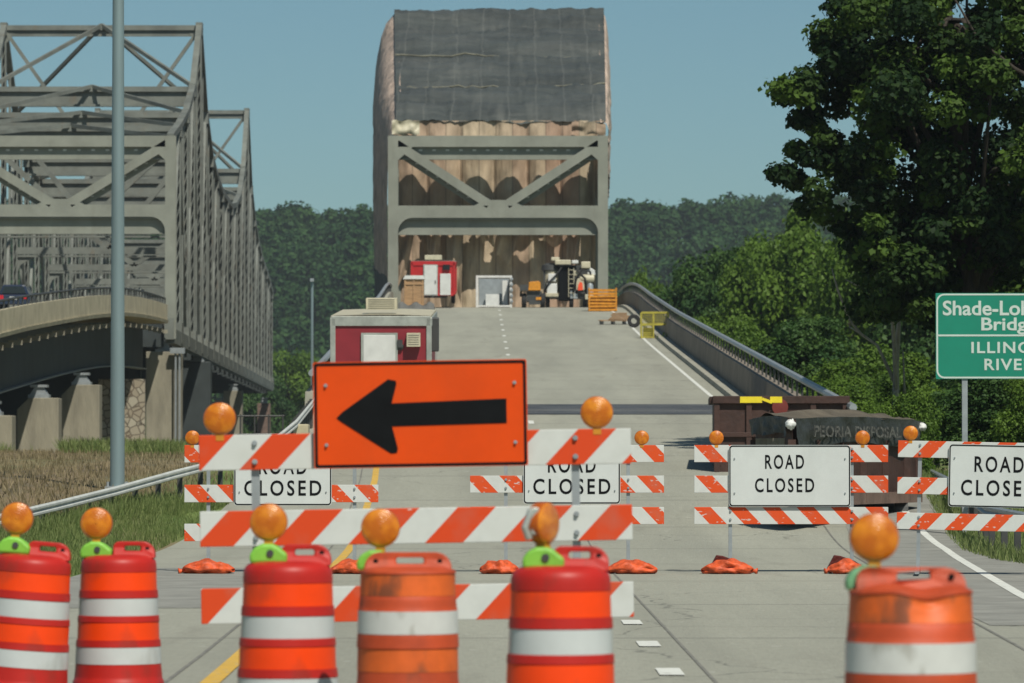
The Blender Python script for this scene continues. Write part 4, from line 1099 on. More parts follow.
# near red trailer
t, W = site_trailer(331, 431, 318, 121, 8.5, 2.95, M['red_paint'], 'dark red site trailer parked on the ramp, rising behind the orange arrow sign', (-0.46, 0.38, 0.62, 2.50))
ac = MB()
ac.box((-0.02, 1.6, 3.30), (0.82, 0.9, 0.30), 0)
for k in range(5): ac.box((-0.02, 1.145, 3.19 + k * 0.055), (0.70, 0.012, 0.014), 1)
ac.build('air_conditioner', [M['cream'], M['dark_steel']], t, bevel=0.02)
v_ = MB(); v_.box((0.86, -0.10, 2.38), (0.36, 0.22, 0.36), 0)
for k in range(5): v_.box((0.86, -0.212, 2.26 + k * 0.06), (0.28, 0.012, 0.014), 1)
v_.build('vent_unit', [M['cream'], M['dark_steel']], t, bevel=0.01)
l_ = MB(); l_.lathe([(0.02, 0), (0.09, 0.02), (0.1, 0.09), (0.04, 0.14)], 14, (0.50, -0.06, 2.20), 0, 'y'); l_.box((0.50, -0.05, 2.28), (0.14, 0.08, 0.2)); l_.build('porch_lamp', M['dark_steel'], t)
hk = MB(); hk.box((W / 2 + 0.10, 0.7, 2.5), (0.2, 0.4, 0.9)); hk.build('meter_box', M['dark_steel'], t, bevel=0.03)
# far red trailer at the crest
t2, W2 = site_trailer(411, 455, 262, 268, 7.0, 2.45, M['bright_red'], 'bright red site trailer at the top of the ramp, inside the bridge portal', (-0.50, 0.22, 0.55, 2.25), trim='bright_red')
ac = MB(); ac.box((0.0, 1.2, 2.72), (1.0, 0.8, 0.28)); ac.build('air_conditioner', M['cream'], t2, bevel=0.02)
v_ = MB(); v_.box((0.78, -0.05, 2.15), (0.4, 0.12, 0.30)); v_.build('window', M['glass_dark'], t2)
v_ = MB(); v_.box((0.72, -0.04, 1.15), (0.62, 0.06, 1.25)); v_.build('side_door', M['white_paint'], t2, bevel=0.01)
# wooden crate with white lid
cr = thing('wooden_crate', 'tan plywood crate with a white lid in front of the far red trailer', 'crate', (P(414, 262), 262, road_z(262) - 0.05))
zc_ = Z(300, 262) - cr.location.z
q = MB(); q.box((0, 0, 0.9), (1.12, 1.0, 1.25 + 0.5)); 
for k in (-0.5, 0, 0.5): q.box((k, -0.52, 0.9), (0.09, 0.05, 1.7))
q.box((0, -0.53, 0.3), (1.1, 0.05, 0.1)); q.box((0, -0.53, 1.5), (1.1, 0.05, 0.1)); q.build('box', M['wood'], cr)
q = MB(); q.prism([(-0.62, 1.77), (0.62, 1.77), (0.55, 1.98), (-0.5, 1.98)], -0.6, 0.6); q.build('lid', M['white_paint'], cr)
# coil of hose and dark tarp bundle at the left of the crest
tb = MB()
tb.grid(24, 10, lambda i, j: (P(398, 240) + i / 23 * 1.9, 240 - 0.4 * math.sin(j / 9 * math.pi) - 0.12 * noise.noise(Vector((i * .5, j * .6, 0))), road_z(240) + 0.02 + j / 9 * (0.85 + 0.1 * math.sin(i * .7))))
tb.grid(24, 6, lambda i, j: (P(398, 240) + i / 23 * 1.9, 240 + j / 5 * 1.6, road_z(240) + 0.87 + 0.1 * math.sin(i * .7) - 0.05 * j))
tag(tb.build('tarp_bundle', M['grey_tarp'], smooth=True), 'grey tarp covered bundle below the plywood crate', 'tarp bundle')
# open white framed box at the centre
wf = thing('sanitation_unit', 'open white framed container standing on the lane line inside the portal', 'container', (P(494, 272), 272, road_z(272)))
q = MB(); w_ = 36 * 272 / F; h_ = 32 * 272 / F + 0.0
for sx_ in (-1, 1): q.box((sx_ * (w_ / 2 - 0.06), 0, h_ / 2), (0.13, 0.14, h_)); q.box((sx_ * (w_ / 2 - 0.06), 2.4, h_ / 2), (0.13, 0.14, h_)); q.box((sx_ * (w_ / 2 - 0.06), 1.2, h_ - 0.07), (0.12, 2.26, 0.12))
q.box((0, 0, h_ - 0.07), (w_ - 0.26, 0.12, 0.13)); q.box((0, 0, 0.08), (w_ - 0.26, 0.12, 0.1)); q.build('frame', M['white_paint'], wf)
q = MB(); q.box((0, 2.36, h_ / 2), (w_ - 0.3, 0.05, h_ - 0.2)); q.box((-w_ / 2 + 0.04, 1.2, h_ / 2), (0.03, 2.2, h_ - 0.2)); q.box((w_ / 2 - 0.04, 1.2, h_ / 2), (0.03, 2.2, h_ - 0.2)); q.box((0, 1.2, 0.1), (w_ - 0.3, 2.2, 0.06)); q.build('panel', M['galv'], wf)
q = MB(); q.box((w_ / 2 - 0.42, 1.6, 0.9), (0.3, 0.4, 1.5)); q.box((-0.1, 1.9, 0.5), (0.8, 0.4, 0.7)); q.build('fittings', M['white_paint'], wf)
for k in range(5):
    q = MB(); q.lathe([(0.03, -0.05), (0.09, -0.04), (0.09, 0.04), (0.03, 0.05)], 10, (w_ / 2 - 0.02, -0.1, 0.35 + 0.33 * k), 0, 'y'); q.build('hinge', M['galv'], wf)
# compact loader with yellow hood
ld = thing('compact_loader', 'small yellow and black loader left of the blasting rig under the portal', 'loader', (P(530, 270), 270, road_z(270)))
q = MB(); q.prism([(-0.1, 1.0), (0.62, 1.0), (0.62, 1.45), (0.5, 1.55), (-0.05, 1.5)], -0.5, 1.0); q.build('hood', M['yellow_paint'], ld, bevel=0.02)
q = MB(); q.box((0.25, 0.4, 0.65), (0.9, 1.4, 0.6)); q.box((0.3, -0.45, 0.3), (0.7, 0.2, 0.25)); q.build('chassis', M['dark_steel'], ld)
for x_, y_ in ((-0.35, -0.2), (-0.35, 1.1), (0.75, -0.2), (0.75, 1.1)):
    q = MB(); wheel(q, (x_, y_, 0.42), 0.42, 0.28); q.build('wheel', [M['rubber'], M['yellow_paint']], ld, smooth='auto')
q = MB(); q.bar((-0.55, 0.3, 0.7), (-0.5, -0.5, 1.2), 0.12, 0.12); q.box((-0.35, -0.62, 1.15), (0.5, 0.3, 0.35)); q.build('lift_arm', M['dark_steel'], ld)
q = MB(); q.box((0.5, -0.58, 0.52), (0.3, 0.05, 0.16)); q.build('marker_panel', M['yellow_paint'], ld)
# blasting / dust-collector rig
rg = thing('blasting_rig', 'cream and black blasting machine with tanks on a wheeled frame beside the yellow basket', 'machine', (P(568, 272), 272, road_z(272)))
q = MB(); q.box((0, 0.8, 0.65), (3.0, 2.2, 0.2)); q.box((-1.4, 0, 1.4), (0.1, 0.1, 1.6)); q.box((1.4, 0, 1.4), (0.1, 0.1, 1.6)); q.box((0, 0, 2.3), (2.9, 0.1, 0.12)); q.build('frame', M['dark_steel'], rg)
q = MB(); q.lathe([(0.1, 0.72), (0.42, 0.95), (0.5, 1.2), (0.5, 2.1), (0.42, 2.4), (0.12, 2.5)], 20, (-0.95, 0.3, 0)); q.build('tank', M['cream'], rg, smooth='auto')
q = MB(); q.lathe([(0.5, 2.15), (0.58, 2.2), (0.55, 2.5), (0.3, 2.62)], 20, (-1.0, 0.28, 0)); q.build('tank_hood', M['dark_steel'], rg, smooth='auto')
q = MB(); q.box((-0.95, -0.32, 1.0), (0.6, 0.3, 0.8)); q.box((-0.95, -0.4, 1.75), (0.45, 0.2, 0.45)); q.build('control_cabinet', M['white_paint'], rg, bevel=0.03)
q = MB(); q.box((-0.12, 0.2, 1.4), (0.86, 1.2, 2.0)); q.box((-0.1, 0.1, 2.43), (1.2, 1.4, 0.1)); q.build('filter_housing', M['black'], rg, bevel=0.04)
q = MB(); q.box((-0.3, -0.2, 2.65), (0.95, 0.6, 0.3)); q.box((-0.75, -0.2, 2.85), (0.5, 0.4, 0.22)); q.build('hopper', M['cream'], rg, bevel=0.05)
q = MB(); q.box((0.72, 0.0, 1.25), (0.7, 0.9, 1.0)); q.build('engine', M['dark_steel'], rg, bevel=0.05)
q = MB(); q.box((0.72, -0.5, 1.35), (0.5, 0.1, 0.7)); q.box((0.5, -0.3, 2.0), (0.35, 0.35, 0.3)); q.box((1.05, -0.2, 2.5), (0.55, 0.5, 0.4)); q.build('housing', M['cream'], rg, bevel=0.04)
q = MB(); q.box((0.42, -0.15, 2.68), (0.38, 0.35, 0.2)); q.prism([(1.15, 1.9), (1.62, 1.9), (1.58, 2.2), (1.3, 2.35), (1.15, 2.2)], -0.3, 0.5); q.build('exhaust_box', M['white_paint'], rg, bevel=0.03)
q = MB(); q.tube([(0.3, -0.5, 0.8), (0.45, -0.6, 1.6), (0.8, -0.6, 2.2), (1.3, -0.5, 2.1), (1.45, -0.4, 1.3)], 0.07, 8); q.tube([(0.5, -0.55, 2.2), (1.0, -0.6, 1.7), (1.1, -0.5, 0.8)], 0.06, 8); q.build('hose', M['rubber'], rg, smooth=True)
q = MB(); q.prism([(0.58, 0.98), (0.88, 1.0), (0.84, 1.42), (0.70, 1.5), (0.60, 1.3)], -0.72, -0.66); q.build('safety_panel', M['vest'], rg)
q = MB(); q.box((0.5, 1.4, 1.6), (1.6, 0.1, 1.9)); q.build('rear_panel', M['dark_steel'], rg)
q = MB(); q.lathe([(0.02, -0.45), (0.22, -0.42), (0.26, -0.3), (0.26, 0.3), (0.22, 0.42), (0.02, 0.45)], 16, (1.12, -0.35, 1.7), 0, 'x'); q.build('air_cylinder', M['cream'], rg, smooth='auto')
q = MB(); q.lathe([(0.02, 0.7), (0.2, 0.72), (0.2, 1.25), (0.14, 1.4), (0.02, 1.42)], 14, (1.3, -0.5, 0)); q.build('drum_tank', M['galv'], rg, smooth='auto')
for k in range(6):
    q = MB(); q.box((0.18, -0.55, 0.85 + 0.27 * k), (0.02 + 0.3, 0.03, 0.03)); q.build('ladder_rung', M['cream'], rg)
for sx_ in (0.03, 0.34):
    q = MB(); q.box((sx_, -0.55, 1.45), (0.035, 0.03, 1.7)); q.build('ladder_rail', M['cream'], rg)
q = MB(); q.tube([(-1.4, -0.5, 0.9), (-1.1, -0.62, 1.5), (-0.6, -0.6, 2.0), (-0.3, -0.5, 2.5)], 0.05, 8); q.build('hose', M['rubber'], rg, smooth=True)
q = MB(); q.box((-0.95, -0.5, 0.72), (0.75, 0.25, 0.2)); q.box((1.25, -0.62, 0.6), (0.5, 0.2, 0.3)); q.build('step', M['cream'], rg, bevel=0.02)
for x_ in (-1.2, 0.2, 1.0):
    q = MB(); wheel(q, (x_, 0.0, 0.36), 0.36, 0.25); q.build('wheel', [M['rubber'], M['cream']], rg, smooth='auto')
q = MB(); q.box((0.35, -0.3, 0.75), (0.45, 0.3, 0.5)); q.build('battery_box', M['galv'], rg, bevel=0.02)
# yellow basket heaped with stacked yellow pads
yb = thing('yellow_basket', 'slatted yellow orange crate standing at the right side of the blasting rig', 'crate', (P(602.5, 258), 258, road_z(258) + 0.0))
zb_ = 0.0
hb = 18 * 258 / F; wb_ = 28 * 258 / F; zo = Z(306, 258) - yb.location.z
q = MB()
for k in range(7):
    z_ = 0.06 + k * (hb + zo) / 7
    q.bar((-wb_ / 2 + 0.05 * (k % 2), -0.5, z_), (wb_ / 2, -0.5, z_ + 0.03 * math.sin(k * 2)), 0.05, 0.11); q.bar((-wb_ / 2, 0.5, z_), (wb_ / 2, 0.5, z_), 0.05, 0.11)
    for s_ in (-1, 1): q.box((s_ * wb_ / 2, 0, z_), (0.05, 0.95, 0.11))
q.build('slats', M['yellow_paint'], yb)
for s_ in (-1, 1):
    q = MB(); q.box((s_ * (wb_ / 2 - 0.03), -0.54, (hb + zo) / 2), (0.07, 0.04, hb + zo)); q.build('stake', M['yellow_paint'], yb)
q = MB(); q.box((0, 0, 0.4), (wb_ - 0.2, 0.8, 0.75)); q.build('load', M['yellow_paint'], yb)
# pallets and tyre
pl = thing('pallet', 'wooden pallet lying on the ramp below the yellow crate', 'pallet', (P(613, 232), 232, road_z(232)), (slope(232), 0, 0.1))
for k in range(3):
    q = MB(); q.box(((k - 1) * 0.58, 0, 0.1), (0.1, 1.0, 0.16)); q.build('stringer', M['dark_steel'], pl)
for k in range(7):
    q = MB(); q.box((0, -0.45 + k * 0.15, 0.2 + 0.0), (1.4, 0.1, 0.03)); q.build('deck_board', M['wood'], pl)
q = MB(); [q.box((0.05 + 0.04 * (e % 3), 0.05 * e - 0.1, 0.26 + 0.075 * e), (1.05 - 0.08 * e, 0.55, 0.05)) for e in range(5)]; tag(q.build('lumber_stack', M['wood'], loc=(P(618, 232), 232, road_z(232))), 'short stack of boards on the pallet of the ramp', 'lumber')
q = MB(); q.lathe([(0.14, -0.09), (0.28, -0.09), (0.33, -0.04), (0.33, 0.04), (0.28, 0.09), (0.14, 0.09), (0.14, -0.09)], 24, (0, 0, 0.33), 0, 'y', cap=False)
tag(q.build('tyre', M['rubber'], smooth='auto', loc=(P(634, 226), 226, road_z(226))), 'black tyre standing upright between the pallet and the yellow cage', 'tyre')
# yellow mesh cage at the right edge line
cg = thing('yellow_cage', 'yellow mesh cage standing near the right edge line of the ramp', 'cage', (P(655, 208), 208, road_z(208)), (0, 0, 0))
w_ = 27 * 208 / F; h_ = 26 * 208 / F
q = MB()
for x_ in (-w_ / 2, -w_ * 0.05, w_ / 2):
    q.box((x_, 0, h_ * (0.5 if x_ < w_ * 0.3 else 0.78)), (0.06, 0.06, h_ * (1.0 if x_ < w_ * 0.3 else 0.45)))
    q.box((x_, 1.0, h_ * 0.5), (0.06, 0.06, h_))
for z_ in (h_, h_ * 0.55): q.box((0, 0, z_), (w_, 0.05, 0.07)); q.box((0, 1.0, z_), (w_, 0.05, 0.07))
q.box((-w_ * 0.27, 0, 0.05), (w_ * 0.5, 0.05, 0.07)); q.build('frame', M['cage_yellow'], cg)
q = MB()
for k in range(1, 14):
    x_ = -w_ / 2 + k * w_ / 14; q.box((x_, 0.01, h_ * 0.78), (0.015, 0.015, h_ * 0.42))
    if k < 7: q.box((x_, 0.01, h_ * 0.3), (0.015, 0.015, h_ * 0.5))
for k in range(1, 7): q.box((0, 0.012, h_ * (0.55 + 0.065 * k)), (w_, 0.015, 0.015)); q.box((-w_ * 0.27, 0.012, h_ * 0.08 * k), (w_ * 0.46, 0.015, 0.015))
q.box((-w_ * .25, 0.5, h_ * 0.25), (w_ * 0.35, 0.6, h_ * 0.3)); q.build('mesh', M['cage_yellow'], cg)

# dark car on the left bridge
cy = 255; cxm = P(13, cy); cz = lroad_zs(cy)
ca = thing('parked_car', 'navy blue hatchback driving away on the left bridge with red tail lamps', 'car', (cxm, cy, cz))
ca.name = 'hatchback_car'
q = MB(); pr_ = [(-0.88, 0.35), (0.88, 0.35), (0.92, 0.6), (0.88, 0.92), (-0.88, 0.92), (-0.92, 0.6)]
q.prism(pr_, 0, 4.1); q.prism([(-0.84, 0.921), (0.84, 0.921), (0.62, 1.42), (0.5, 1.47), (-0.5, 1.47), (-0.62, 1.42)], 0.25, 2.6); q.build('body', M['leather_navy'], ca, bevel=0.06)
q = MB(); q.prism([(-0.66, 1.0), (0.66, 1.0), (0.52, 1.36), (-0.52, 1.36)], 0.19, 0.24); q.build('rear_window', M['glass_dark'], ca)
for s_ in (-1, 1):
    q = MB(); q.prism([(s_ * 0.68 - 0.15, 0.66), (s_ * 0.68 + 0.15, 0.66), (s_ * 0.68 + 0.13, 0.88), (s_ * 0.68 - 0.13, 0.88)], -0.04, 0.02); q.build('tail_lamp', M['red_lamp'], ca)
    for y_ in (0.75, 3.3):
        q = MB(); wheel(q, (s_ * 0.78, y_, 0.31), 0.31, 0.2); q.build('wheel', [M['rubber'], M['alu']], ca, smooth='auto')
    q = MB(); q.box((s_ * 1.0, 1.9, 1.0), (0.18, 0.1, 0.13)); q.build('mirror', M['leather_navy'], ca)
q = MB(); q.box((0, -0.02, 0.72), (0.42, 0.03, 0.16)); q.build('number_plate', M['white_paint'], ca)

# ------------------------------------------------------------------ containers on the right
rc = thing('roll_off_container', 'dark brown steel container with yellow tape on its top edge, behind the tarped one', 'container', (P(781, 97), 97, road_z(97) - 0.1), (0, 0, R(-2)))
w_ = 134 * 97 / F; h_ = Z(396, 97) - rc.location.z
q = MB()
q.box((0, 0, h_ / 2 + 0.05), (w_, 0.06, h_ - 0.1)); q.box((-w_ / 2 + 0.03, 2.0, h_ / 2 + 0.05), (0.06, 4.0, h_ - 0.1)); q.box((w_ / 2 - 0.03, 2.0, h_ / 2 + 0.05), (0.06, 4.0, h_ - 0.1)); q.box((0, 4.0, h_ / 2 + 0.05), (w_, 0.06, h_ - 0.1)); q.box((0, 2, 0.15), (w_ - .1, 3.9, 0.08))
q.build('box', M['rust_brown'], rc)
q = MB(); q.box((0, -0.06, h_ - 0.08), (w_ + 0.06, 0.14, 0.16)); q.box((0, -0.06, h_ * 0.52), (w_ + 0.04, 0.1, 0.1))
for k in range(5): q.box((-w_ / 2 + 0.06 + k * (w_ - 0.12) / 4, -0.05, h_ * 0.5), (0.12, 0.1, h_ - 0.2))
q.box((-w_ / 2 - 0.04, 2, h_ - 0.08), (0.1, 4, 0.14)); q.build('rib', M['rust_brown'], rc, bevel=0.01)
for a_, b_ in ((735, 757), (765, 777)):
    q = MB(); x0 = P(a_, 97) - P(776, 97); x1 = P(b_, 97) - P(776, 97); q.box(((x0 + x1) / 2, -0.135, h_ - 0.08), (x1 - x0, 0.01, 0.13)); q.build('warning_tape', M['tape_yellow'], rc)
q = MB(); q.box((P(762, 97) - P(776, 97), -0.14, h_ - 0.1), (0.22, 0.03, 0.06), rot=Matrix.Rotation(0.35, 3, 'Y')); q.build('loose_tape', M['tape_yellow'], rc)
q = MB(); q.lathe([(0.02, -0.14), (0.17, -0.135), (0.17, -0.12), (0.02, -0.115)], 20, (P(780, 97) - P(781, 97), 0, Z(407, 97) - rc.location.z), 0, 'y'); q.build('reflector', mat('dull_red', (0.16, 0.025, 0.018), 0.5), rc)
# tarped container, turned so that two sides show
A = Vector((P(786, 79), 77.4)); B = Vector((P(921, 84), 84.6)); Dv = Vector((P(745, 83), 80.2))
zg = road_z(80) + 0.0; ztp = Z(412, 79)
tcn = thing('tarped_container', 'black tarp covered waste container with faded white lettering, beside the right lane', 'container', (A.x, A.y, zg - 0.02))
def loc2(v, z): return (v.x - A.x, v.y - A.y, z - zg + 0.02)
E = B + Dv - A
def quadbox(mb, z0, z1, grow=0.0, mi=0, corners=None):
    cs_ = corners or [A, B, E, Dv]; cen_ = (A + B + E + Dv) / 4
    pts = [c + (c - cen_).normalized() * grow for c in cs_]
    vs = [loc2(p_, z0) for p_ in pts] + [loc2(p_, z1) for p_ in pts]
    mb.add(vs, [(3, 2, 1, 0), (4, 5, 6, 7), (0, 1, 5, 4), (1, 2, 6, 5), (2, 3, 7, 6), (3, 0, 4, 7)], mi)
ztarp = Z(418, 79)
q = MB(); quadbox(q, zg + 0.35, ztarp - 0.1, -0.08); q.build('box', M['rust_brown'], tcn)
for t_ in (0.0, 0.18, 0.36, 0.54, 0.72, 0.90, 1.0):
    q = MB(); p_ = A.lerp(B, t_); q.box(loc2(p_, zg + 0.9), (0.13, 0.13, 1.1)); q.build('rib', M['rust_brown'], tcn)
for t_ in (0.5, 1.0):
    q = MB(); p_ = A.lerp(Dv, t_); q.box(loc2(p_, zg + 0.9), (0.1, 0.1, 1.1)); q.build('rib', M['rust_brown'], tcn)
q = MB(); q.bar(loc2(A, zg + 0.42), loc2(B, zg + 0.42), 0.16, 0.2); q.bar(loc2(A, zg + 0.42), loc2(Dv, zg + 0.42), 0.14, 0.18); q.build('bottom_rail', M['rust_light'], tcn)
for t_ in (0.12, 0.86):
    q = MB(); c_ = A.lerp(B, t_).lerp(A.lerp(E, 1), 0.04); q.lathe([(0.05, -0.12), (0.17, -0.12), (0.17, 0.12), (0.05, 0.12)], 14, loc2(c_, zg + 0.17), 0, 'x'); q.build('roller', M['dark_steel'], tcn)
# contents visible on the end: pale boards behind bars
for k in range(5):
    q = MB(); p_ = A.lerp(Dv, 0.22 + 0.15 * k) + Vector((-0.03, -0.12)); q.box(loc2(p_, zg + 1.05), (0.10, 0.03, 0.85)); q.build('end_board', M['pier_concrete'], tcn)
# tarp: ridge in the middle, skirts on two visible sides with folds
q = MB(); zr_ = Z(408, 81) + 0.16
def tarp(i, j):
    u = i / 30; v = j / 16
    p_ = A.lerp(B, u).lerp(Dv.lerp(E, u), v)
    dz = 0.15 * (1 - abs(2 * v - 1)) * (0.6 + 0.4 * math.sin(u * 3)) + 0.09 * noise.noise(Vector((u * 6, v * 4, 1))) + 0.04 * math.sin(math.pi * u)
    cen_ = (A + B + E + Dv) / 4; p_ = p_ + (p_ - cen_).normalized() * 0.07
    return loc2(p_, ztarp - 0.02 + dz * (1 if 0 < v < 1 else 0.55) )
q.grid(31, 17, tarp); q.build('tarp_top', M['tarp_top'], tcn, smooth=True)
def skirt(P0, P1, drop, name, seed, nx=50):
    q = MB(); dirv = (P1 - P0).normalized(); nr = Vector((dirv.y, -dirv.x))
    cen_ = (A + B + E + Dv) / 4
    if (P0 - cen_).dot(nr) < 0: nr = -nr
    def f(i, j):
        u = i / (nx - 1); v = j / 8
        p_ = P0.lerp(P1, u) + nr * (0.07 + 0.05 * v * math.sin(u * 23 + seed) + 0.03 * noise.noise(Vector((u * 14, v * 3, seed))))
        top = ztarp - 0.02 + 0.055 * math.sin(math.pi * u) + 0.02 * noise.noise(Vector((u * 6, 0, 1)))
        return loc2(p_, top - v * (drop + 0.03 * math.sin(u * 9 + seed)))
    q.grid(nx, 9, f); q.build(name, M['black_tarp'], tcn, smooth=True); return nr
nrA = skirt(A, B, 0.47, 'tarp_skirt', 1.0); skirt(Dv, A, 0.30, 'tarp_skirt', 4.0, 24)
q = MB(); dirv = (B - A).normalized(); LB = (B - A).length
def wp(p):
    pp = A + dirv * p[0] + nrA * (0.155 - p[1] * 0.0); l = loc2(pp, p[2]); return l
add_text(q, 'PEORIA DISPOSAL CO', LB * 0.52, ztarp - 0.23, 0.3, 0, bold=0.008, mi=0, width=LB * 0.84, height=0.20, warp=wp)
q.build('lettering', M['faded_letter'], tcn)
for c_, sz_ in ((A + Vector((-0.02, -0.12)), 0.085), (B + Vector((0.06, -0.1)), 0.075)):
    q = MB(); cc_ = Vector(loc2(c_, ztarp - 0.12))
    def bag(i, j):
        a = 2 * math.pi * i / 16; b_ = math.pi * j / 10; n_ = Vector((math.sin(b_) * math.cos(a), math.sin(b_) * math.sin(a), math.cos(b_)))
        r_ = sz_ * (1 + 0.5 * noise.noise(n_ * 2.2 + Vector((sz_ * 90, 0, 0)))); return tuple(cc_ + n_ * r_)
    q.grid(17, 11, bag); q.build('knotted_bag', M['white_paint'], tcn, smooth=True)

# ------------------------------------------------------------------ green bridge sign
gs = thing('guide_sign', 'green highway guide sign naming the bridge and the river, at the right picture edge', 'sign', (P(1009.5, 76), 76, ground_z(P(1009.5, 76), 76)), (0, 0, R(-1)))
S_ = F / 76; gz = gs.location.z
w_ = 147 / S_; h_ = 86 / S_; zc_ = Z(336, 76) - gz
q = MB(); q.prism(rounded(w_, h_, 0.005, 2, 0, zc_), -0.006, 0.0, 0); q.build('panel', M['sign_green'], gs)
q = MB(); q.frame(rounded(w_ - 0.02, h_ - 0.02, 0.13, 6, 0, zc_), rounded(w_ - 0.075, h_ - 0.075, 0.105, 6, 0, zc_), -0.010, -0.0065)
q.box((0, -0.0085, zc_ + 0.01), (w_ - 0.08, 0.0035, 0.03)); q.build('border', M['sign_letter'], gs)
zz = lambda py: Z(py, 76) - gz
for word, py_, wd_, hh_, spc in (('Shade-Lohmann', 308, 133, 15, 1.0), ('Bridge', 326, 56, 17, 1.0), ('ILLINOIS', 347.5, 76, 11.5, 1.15), ('RIVER', 364.5, 50, 11.5, 1.15)):
    q = MB(); add_text(q, word, 0, zz(py_), 0.3, -0.010, bold=0.006, width=wd_ / S_, height=hh_ / S_, spacing=spc); q.build('legend', M['sign_letter'], gs)
for x_ in (-44.5 / S_, 44.5 / S_):
    q = MB(); q.box((x_, 0.05, zc_ / 2 + h_ / 4), (0.09, 0.07, zc_ + h_ / 2)); q.build('post', M['galv'], gs)
for z_ in (-0.45, 0.0, 0.45):
    q = MB(); q.box((0, 0.022, zc_ + z_), (w_ * 0.9, 0.03, 0.05)); q.build('stiffener', M['alu'], gs)

# ------------------------------------------------------------------ lamp posts
def gl(x, y): return ground_z(x, y)
lp = thing('lamp_post', 'tall thick pale blue grey lamp post standing left, in front of the truss bridge', 'lamp post', (P(117.5, 84), 84, gl(P(117.5, 84), 84)))
q = MB(); q.tube([(0, 0, 0), (0, 0, 12.0)], [0.135, 0.095], 20); q.build('shaft', M['lamp_post'], lp, smooth='auto')
q = MB(); q.box((0, 0, 0.04), (0.42, 0.42, 0.08)); q.build('base_plate', M['galv'], lp)
for sx_ in (-1, 1):
    for sy_ in (-1, 1):
        q = MB(); q.tube([(sx_ * 0.16, sy_ * 0.16, 0.0), (sx_ * 0.16, sy_ * 0.16, 0.16)], 0.025, 8); q.build('anchor_bolt', M['galv'], lp)
q = MB(); q.tube([(0, 0, 11.9), (0.6, 0, 12.5), (2.2, 0, 12.7)], 0.05, 10); q.build('arm', M['lamp_post'], lp, smooth=True)
q = MB(); q.prism([(1.9, 12.6), (2.7, 12.58), (2.75, 12.66), (2.6, 12.8), (2.0, 12.8)], -0.16, 0.16); q.build('lamp_head', M['galv'], lp, bevel=0.03)
lp2 = thing('lamp_post', 'thin distant pale pole left of the near red trailer', 'lamp post', (P(312, 205), 205, 0.6))
q = MB(); q.tube([(0, 0, 0), (0, 0, Z(280, 205) - 0.6)], [0.09, 0.06], 10); q.build('shaft', M['lamp_post'], lp2, smooth='auto')
q = MB(); q.box((0, -0.1, Z(280, 205) - 0.6), (0.16, 0.3, 0.14)); q.build('lamp_head', M['galv'], lp2)

# ------------------------------------------------------------------ guardrails
def guardrail(pts, label, face=1, group='guardrails'):
    t = thing('guardrail', label, 'guardrail', (0, 0, 0), group=group)
    n = len(pts); q = MB(); prof = [(0, 0.70), (0.035, 0.675), (0.035, 0.645), (0.0, 0.615), (0.035, 0.585), (0.035, 0.555), (0, 0.53)]
    vs = []; k = len(prof)
    for x, y, z in pts:
        for a_, h_ in prof: vs.append((x + a_ * face, y, z + h_))
    for x, y, z in pts:
        for a_, h_ in prof: vs.append((x + a_ * face - 0.006 * face, y, z + h_))
    fs = []
    for s_ in (0, n * k):
        for j in range(n - 1):
            for i in range(k - 1):
                f = (s_ + j * k + i, s_ + j * k + i + 1, s_ + (j + 1) * k + i + 1, s_ + (j + 1) * k + i); fs.append(f)
    q.add(vs, fs); q.build('beam', M['rail_steel'] if face > 0 else M['galv'], t, smooth=False)
    L = 0; last = None
    for j in range(n):
        if j % 2 == 0:
            x, y, z = pts[j]; b_ = MB(); b_.box((x - 0.1 * face, y, z + 0.30), (0.09, 0.12, 0.70)); b_.build('post', M['dark_steel'], t)
    return t
def curve(cps, step=1.0):
    out = []; ys_ = [c[1] for c in cps]; y = ys_[0]
    while y <= ys_[-1] + 1e-6:
        x = float(np.interp(y, ys_, [c[0] for c in cps])); z = float(np.interp(y, ys_, [c[2] for c in cps])); out.append((x, y, z)); y += step
    return out
gcp = []
for px, py, d in ((-120, 546, 62), (0, 514, 68), (60, 500, 73), (117, 486, 78), (175, 470, 83), (235, 455, 89), (275, 437, 94), (296, 420, 98), (306, 408, 108), (316, 396, 119)):
    gcp.append((P(px, d), d, Z(py, d) - 0.70))
guardrail(curve(gcp), 'galvanised guardrail climbing from the left picture edge to the ramp parapet')
gcp = []
for px, py, d in ((1150, 560, 56), (1024, 512, 64), (985, 505, 70), (950, 478, 86), (929, 468, 97)):
    x = P(px, d); gcp.append((x, d, Z(py, d) - 0.70))
guardrail(curve(gcp), 'grey guardrail behind the right hand road closed barricade', -1)
# small far picnic-white fence and concrete blocks by the river
ff = thing('white_fence', 'small white rail fence far away across the river, right of the left truss bridge', 'fence', (P(286, 640), 640, Z(417, 640)))
for k in range(6):
    q = MB(); q.box((-1.5 + k * 0.6, 0, 0.75), (0.12, 0.12, 1.5)); q.build('post', M['white_paint'], ff)
for k in range(3):
    q = MB(); q.box((0, 0, 0.35 + k * 0.5), (3.2, 0.1, 0.25)); q.build('rail', M['white_paint'], ff)
gb = MB(); gb.box((P(303, 100), 99, Z(436, 100)), (0.35, 0.8, 0.5)); tag(gb.build('concrete_block', M['pale_concrete'], bevel=0.03), 'tan concrete end block where the left guardrail meets the ramp', 'block')
pf = thing('pipe_fence', 'low dark pipe railing below the far end of the left truss bridge', 'fence', (P(262, 150), 150, plain(P(262, 150), 150)))
for k in range(4):
    q = MB(); q.tube([(-0.7 + k * 0.46, 0, 0), (-0.7 + k * 0.46, 0, 1.25)], 0.03, 6); q.build('post', M['dark_steel'], pf)
